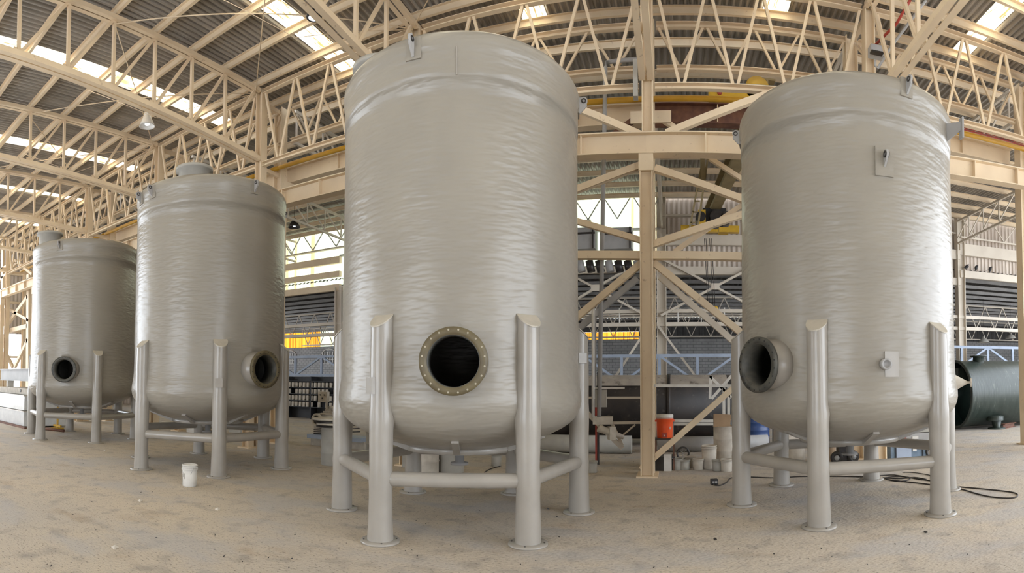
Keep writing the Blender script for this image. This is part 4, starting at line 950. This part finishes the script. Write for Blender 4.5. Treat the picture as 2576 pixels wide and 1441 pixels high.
h_ = MB().box((p.x-0.45,22.2,p.z-0.25), (p.x+0.5,23.0,p.z+0.35)).build('hoist_trolley', 'black', t)
for q, r in ((-0.55,0.2), (0.1,0.28), (0.5,0.22)): MB().cyl((p.x+q,22.0,p.z-0.05), (p.x+q,22.9,p.z-0.05), r, n=16).build('winch_drum', 'dark_metal', h_)
MB().box((p.x-0.65,22.1,p.z-0.4), (p.x-0.35,22.4,p.z+0.25)).build('motor', 'yellow', h_)
for u_, v_ in ((1725,585), (1820,582)):
    q = at(u_, v_, Y=22.3); MB().box((q.x-0.2,22.1,q.z-0.08), (q.x+0.2,22.5,q.z+0.12)).build('side_box', 'yellow', h_)
for u_ in (1772,1776,1785,1790): a = at(u_, 600, Y=22.3); bq = at(u_+9, 770, Y=22.3); MB().cyl(a, bq, 0.012, n=5).build('hoist_rope', 'cable_black', t)
p = at(1799,777,Y=22.3); MB().lathe([(0.0,-0.08), (0.12,-0.08), (0.13,0.0), (0.12,0.08), (0.0,0.08)], p, 20, axis=(0,-1,0)).build('hook_block', 'yellow', t)
for s in (0, 1):
    MB().bar(at(1768+s*12,400,Y=20), at(1735+s*20,575,Y=20), 0.07, 0.04, up=(0,1,0)).build('ladder_rail', 'crane_beam', t)
for k in range(6):
    v_ = 425+k*27; u_ = 1763-k*5.2; MB().bar(at(u_,v_,Y=20), at(u_+13,v_,Y=20), 0.05, 0.04, up=(0,1,0)).build('ladder_rung', 'crane_beam', t)
MB().prism(at(1768,395,Y=20), at(1768,455,Y=20), [(-0.09,-0.12),(0.09,-0.12),(0.09,0.12),(-0.09,0.12)]).build('yellow_box', 'crane_beam', t)
# conduits along the rear column row
for n in range(-5, 3):
    o = MB().cyl((COLX[n],12.5,8.48), (COLX[n+1],12.5,8.48), 0.065, n=10).build('yellow_pipe', 'yellow_pipe', origin=(COLX[n],12.5,8.48)); tag(o, 'yellow pipe length along the lattice girder '+BAYW[n], 'pipe', 'yellow pipe lengths')
o = MB().cyl((COLX[1],13.0,9.1), (COLX[3],13.0,9.1), 0.05, n=10).build('grey_conduit', 'white', origin=(COLX[1],13,9.1)); tag(o, 'thin pale conduit above the yellow pipe right of the central column', 'pipe')
for k in range(4):
    o = MB().cyl((COLX[2],12.2,8.42+0.06*k), (COLX[3],12.2,8.42+0.06*k), 0.02, n=6).build('red_conduit', 'red', origin=(COLX[2],12.2,8.42+0.06*k)); tag(o, ('lowest','second','third','topmost')[k]+' of four red conduits right of the right-hand tank top', 'pipe', 'red conduits')
o = MB().tube([at(2290,0,Y=10.0), at(2255,60,Y=10.5), at(2200,115,Y=11.2)], 0.03, 8).build('red_pipe', 'red', origin=at(2255,60,Y=10.5)); tag(o, 'dark red sloping pipe above the right-hand tank', 'pipe')
o = MB().tube([at(2330,0,Y=9.8), at(2300,40,Y=10.2), at(2240,120,Y=10.8), at(2208,172,Y=11.0), at(2202,165,Y=11.0), at(2201,148,Y=11.0)], 0.03, 8).build('grey_conduit', 'steel_grey', origin=at(2300,40,Y=10.2)); tag(o, 'bent grey conduit above the right-hand tank', 'pipe')
t = thing('floodlight', at(2200,132,Y=11.2), 'grey floodlight on the column above the right-hand tank', 'lamp')
p = at(2203,132,Y=11.2); MB().box((p.x-0.15,11.1,p.z-0.1), (p.x+0.15,11.3,p.z+0.12)).build('housing', 'steel_grey', t); MB().box((p.x-0.18,10.98,p.z-0.13), (p.x+0.1,11.1,p.z-0.09)).build('visor', 'dark_metal', t)
# grey duct boxes and pipes seen through the frame left of the central column
for i, (u0, u1) in enumerate(((1440,1500), (1512,1592))):
    a, bq = at(u0,580,Y=24), at(u1,630,Y=24); t = thing('duct_box', (a.x,24,bq.z), 'big grey duct box in the rear hall '+('beside the biggest tank' if i == 0 else 'beside the central column'), 'duct')
    MB().box((a.x,23.6,bq.z), (bq.x,24.4,a.z)).build('body', 'steel_grey', t); MB().box((a.x,23.55,a.z-0.3), (bq.x,23.6,a.z-0.22)).build('rib', 'dark_metal', t)
    MB().box((bq.x-0.12,23.5,bq.z), (bq.x-0.06,23.6,a.z)).build('rib', 'dark_metal', t)
for k in range(7):
    a, bq = at(1458+24*k,656,Y=23.5), at(1464+24*k,684,Y=23.5); o = MB().cyl(a, bq, 0.17, n=14).build('dark_duct', 'steel_grey' if k % 3 == 0 else 'dark_metal', origin=a)
    tag(o, 'slanting dark pipe stub under the grey duct boxes, '+('first','second','third','fourth','fifth','sixth','seventh')[k]+' from the biggest tank', 'pipe', 'dark pipe stubs')
# ------------------------------------------------------------------ hanging lamps
def bell(p, r, mt, label, group=None, drop=0.6):
    t = thing('bell_lamp', p, label, 'lamp', group)
    MB().lathe([(0.06,0.32), (0.12,0.30), (r*0.62,0.2), (r*0.9,0.06), (r,0.0), (r-0.02,0.0), (r*0.86,0.06), (r*0.55,0.17), (0.0,0.26)], p, 28).build('shade', mt, t)
    MB().cyl(p+Vector((0,0,0.30)), p+Vector((0,0,0.42)), 0.09, n=14).build('ballast', mt, t); MB().cyl(p+Vector((0,0,0.42)), p+Vector((0,0,max(0.42+drop, (7.5 if p.z < 6.5 else 10.7)-p.z))), 0.008, n=6).build('hanger', 'cable_black', t)
    MB().lathe([(0.0,0.02), (0.07,0.05), (0.07,0.15), (0.0,0.18)], p, 14).build('bulb', 'lamp_glass', t)
bell(at(370,318,X=-13.4), 0.24, 'white', 'white bell lamp hanging from the roof left of the second tank column', drop=0.5)
bell(at(740,572,Y=20), 0.3, 'dark_metal', 'dark lamp hanging beside the right edge of the second tank', drop=1.0)
for i, (u_, v_) in enumerate(((2405,874), (2475,862), (2543,851))): bell(at(u_, v_, Y=30+2*i), 0.42, 'drum_grey', 'grey bell lamp in the last hall above the green cylinder, '+('beside the right-hand tank','middle of three','beside the frame edge')[i], 'bell lamps above the green cylinder', drop=2.2)
p = at(790,44,X=-7.25)
t = thing('high_bay_lamp', p, 'round black high-bay lamp under the skylight at the top', 'lamp')
MB().lathe([(0.0,0.0), (0.125,0.0), (0.125,0.015), (0.0,0.015)], p, 32).build('lens', 'lamp_glass', t)
MB().lathe([(0.125,-0.01), (0.17,0.0), (0.165,0.05), (0.10,0.09), (0.10,0.14), (0.0,0.14)], p, 32).build('housing', 'black', t)
MB().cyl(p+Vector((0,0,0.14)), p+Vector((0,0,0.6)), 0.01, n=6).build('hanger', 'cable_black', t)
# birds on the far rail
for i, (u_, v_) in enumerate(((2432,688), (2456,690), (2491,690))):
    p = at(u_, v_, Y=25.6); p.z = 7.93
    t = thing('pigeon', p, 'dark pigeon perched on the far rail, '+('nearest the tank','middle of three','nearest the right column')[i], 'bird', 'perched pigeons')
    vs = []
    MB().lathe([(0.0,-0.16), (0.05,-0.12), (0.09,0.0), (0.08,0.08), (0.04,0.13), (0.0,0.15)], p+Vector((0,0,0.12)), 12, axis=(0.9 if i == 0 else 0.2,0,0.45 if i == 0 else 0.9)).build('body', 'black', t)
    MB().lathe([(0.0,-0.05), (0.045,0.0), (0.0,0.06)], p+Vector((0.1,0,0.24)), 10).build('head', 'black', t)
    MB().bar(p+Vector((-0.12,0,0.08)), p+Vector((-0.26,0,0.03)), 0.05, 0.02).build('tail', 'black', t)
# hand rails along the far beams
for i, (x0, x1, w) in enumerate(((-5.5,-0.9,'left'), (-0.4,4,'right'))):
    t = thing('hand_rail', (x0,25.7,5.4), 'thin far hand rail '+w+' of the central column', 'railing')
    for z in (5.05,5.18): MB().bar((x0,25.86,z), (x1,25.86,z), 0.04).build('rail', 'steel_far', t)
    for k in range(4): xx = x0+(x1-x0)*(k+0.5)/4; MB().bar((xx,25.86,4.8), (xx,25.86,5.5), 0.05).build('post', 'white', t)
# loose chips and crumbs of laminate on the floor
rnd = random.Random(11); mb = MB()
for k in range(150):
    u_, v_ = rnd.uniform(20,2560), rnd.uniform(1130,1430); p = at(u_, v_, Z=0); s = rnd.uniform(0.004,0.013)*(1+(rnd.random() < 0.04)*1.3); a = rnd.uniform(0,PI)
    if min(math.hypot(p.x-c.x, p.y-c.y) for c in f1+f2+f3+f4) < 0.3: continue
    mb.prism((p.x,p.y,0.0), (p.x+s*1.5*math.cos(a),p.y+s*1.5*math.sin(a),0.004), [(-s/2,0),(s/2,0),(s/3,s*0.6),(-s/3,s*0.5)])
tag(mb.build('floor_debris', 'dark_metal', kind='stuff'), 'small dark chips scattered over the dusty floor', 'debris', kind='stuff')
for i, (u_, v_) in enumerate(((285,1378), (350,1260), (262,1135), (545,1282))):
    p = at(u_, v_, Z=0); vs = [(p.x-0.05,p.y,0.0), (p.x+0.05,p.y-0.02,0.0), (p.x+0.04,p.y+0.05,0.012), (p.x-0.03,p.y+0.05,0.02), (p.x,p.y+0.02,0.035)]
    o = MB().add(vs, [(0,1,4), (1,2,4), (2,3,4), (3,0,4), (3,2,1,0)]).build('laminate_scrap', 'dusty_white', origin=p)
    tag(o, ('pale scrap of laminate on the floor near the lower left corner', 'pale scrap left of the white bucket', 'pale scrap before the rear left tank', 'pale scrap right below the white bucket')[i], 'scrap')
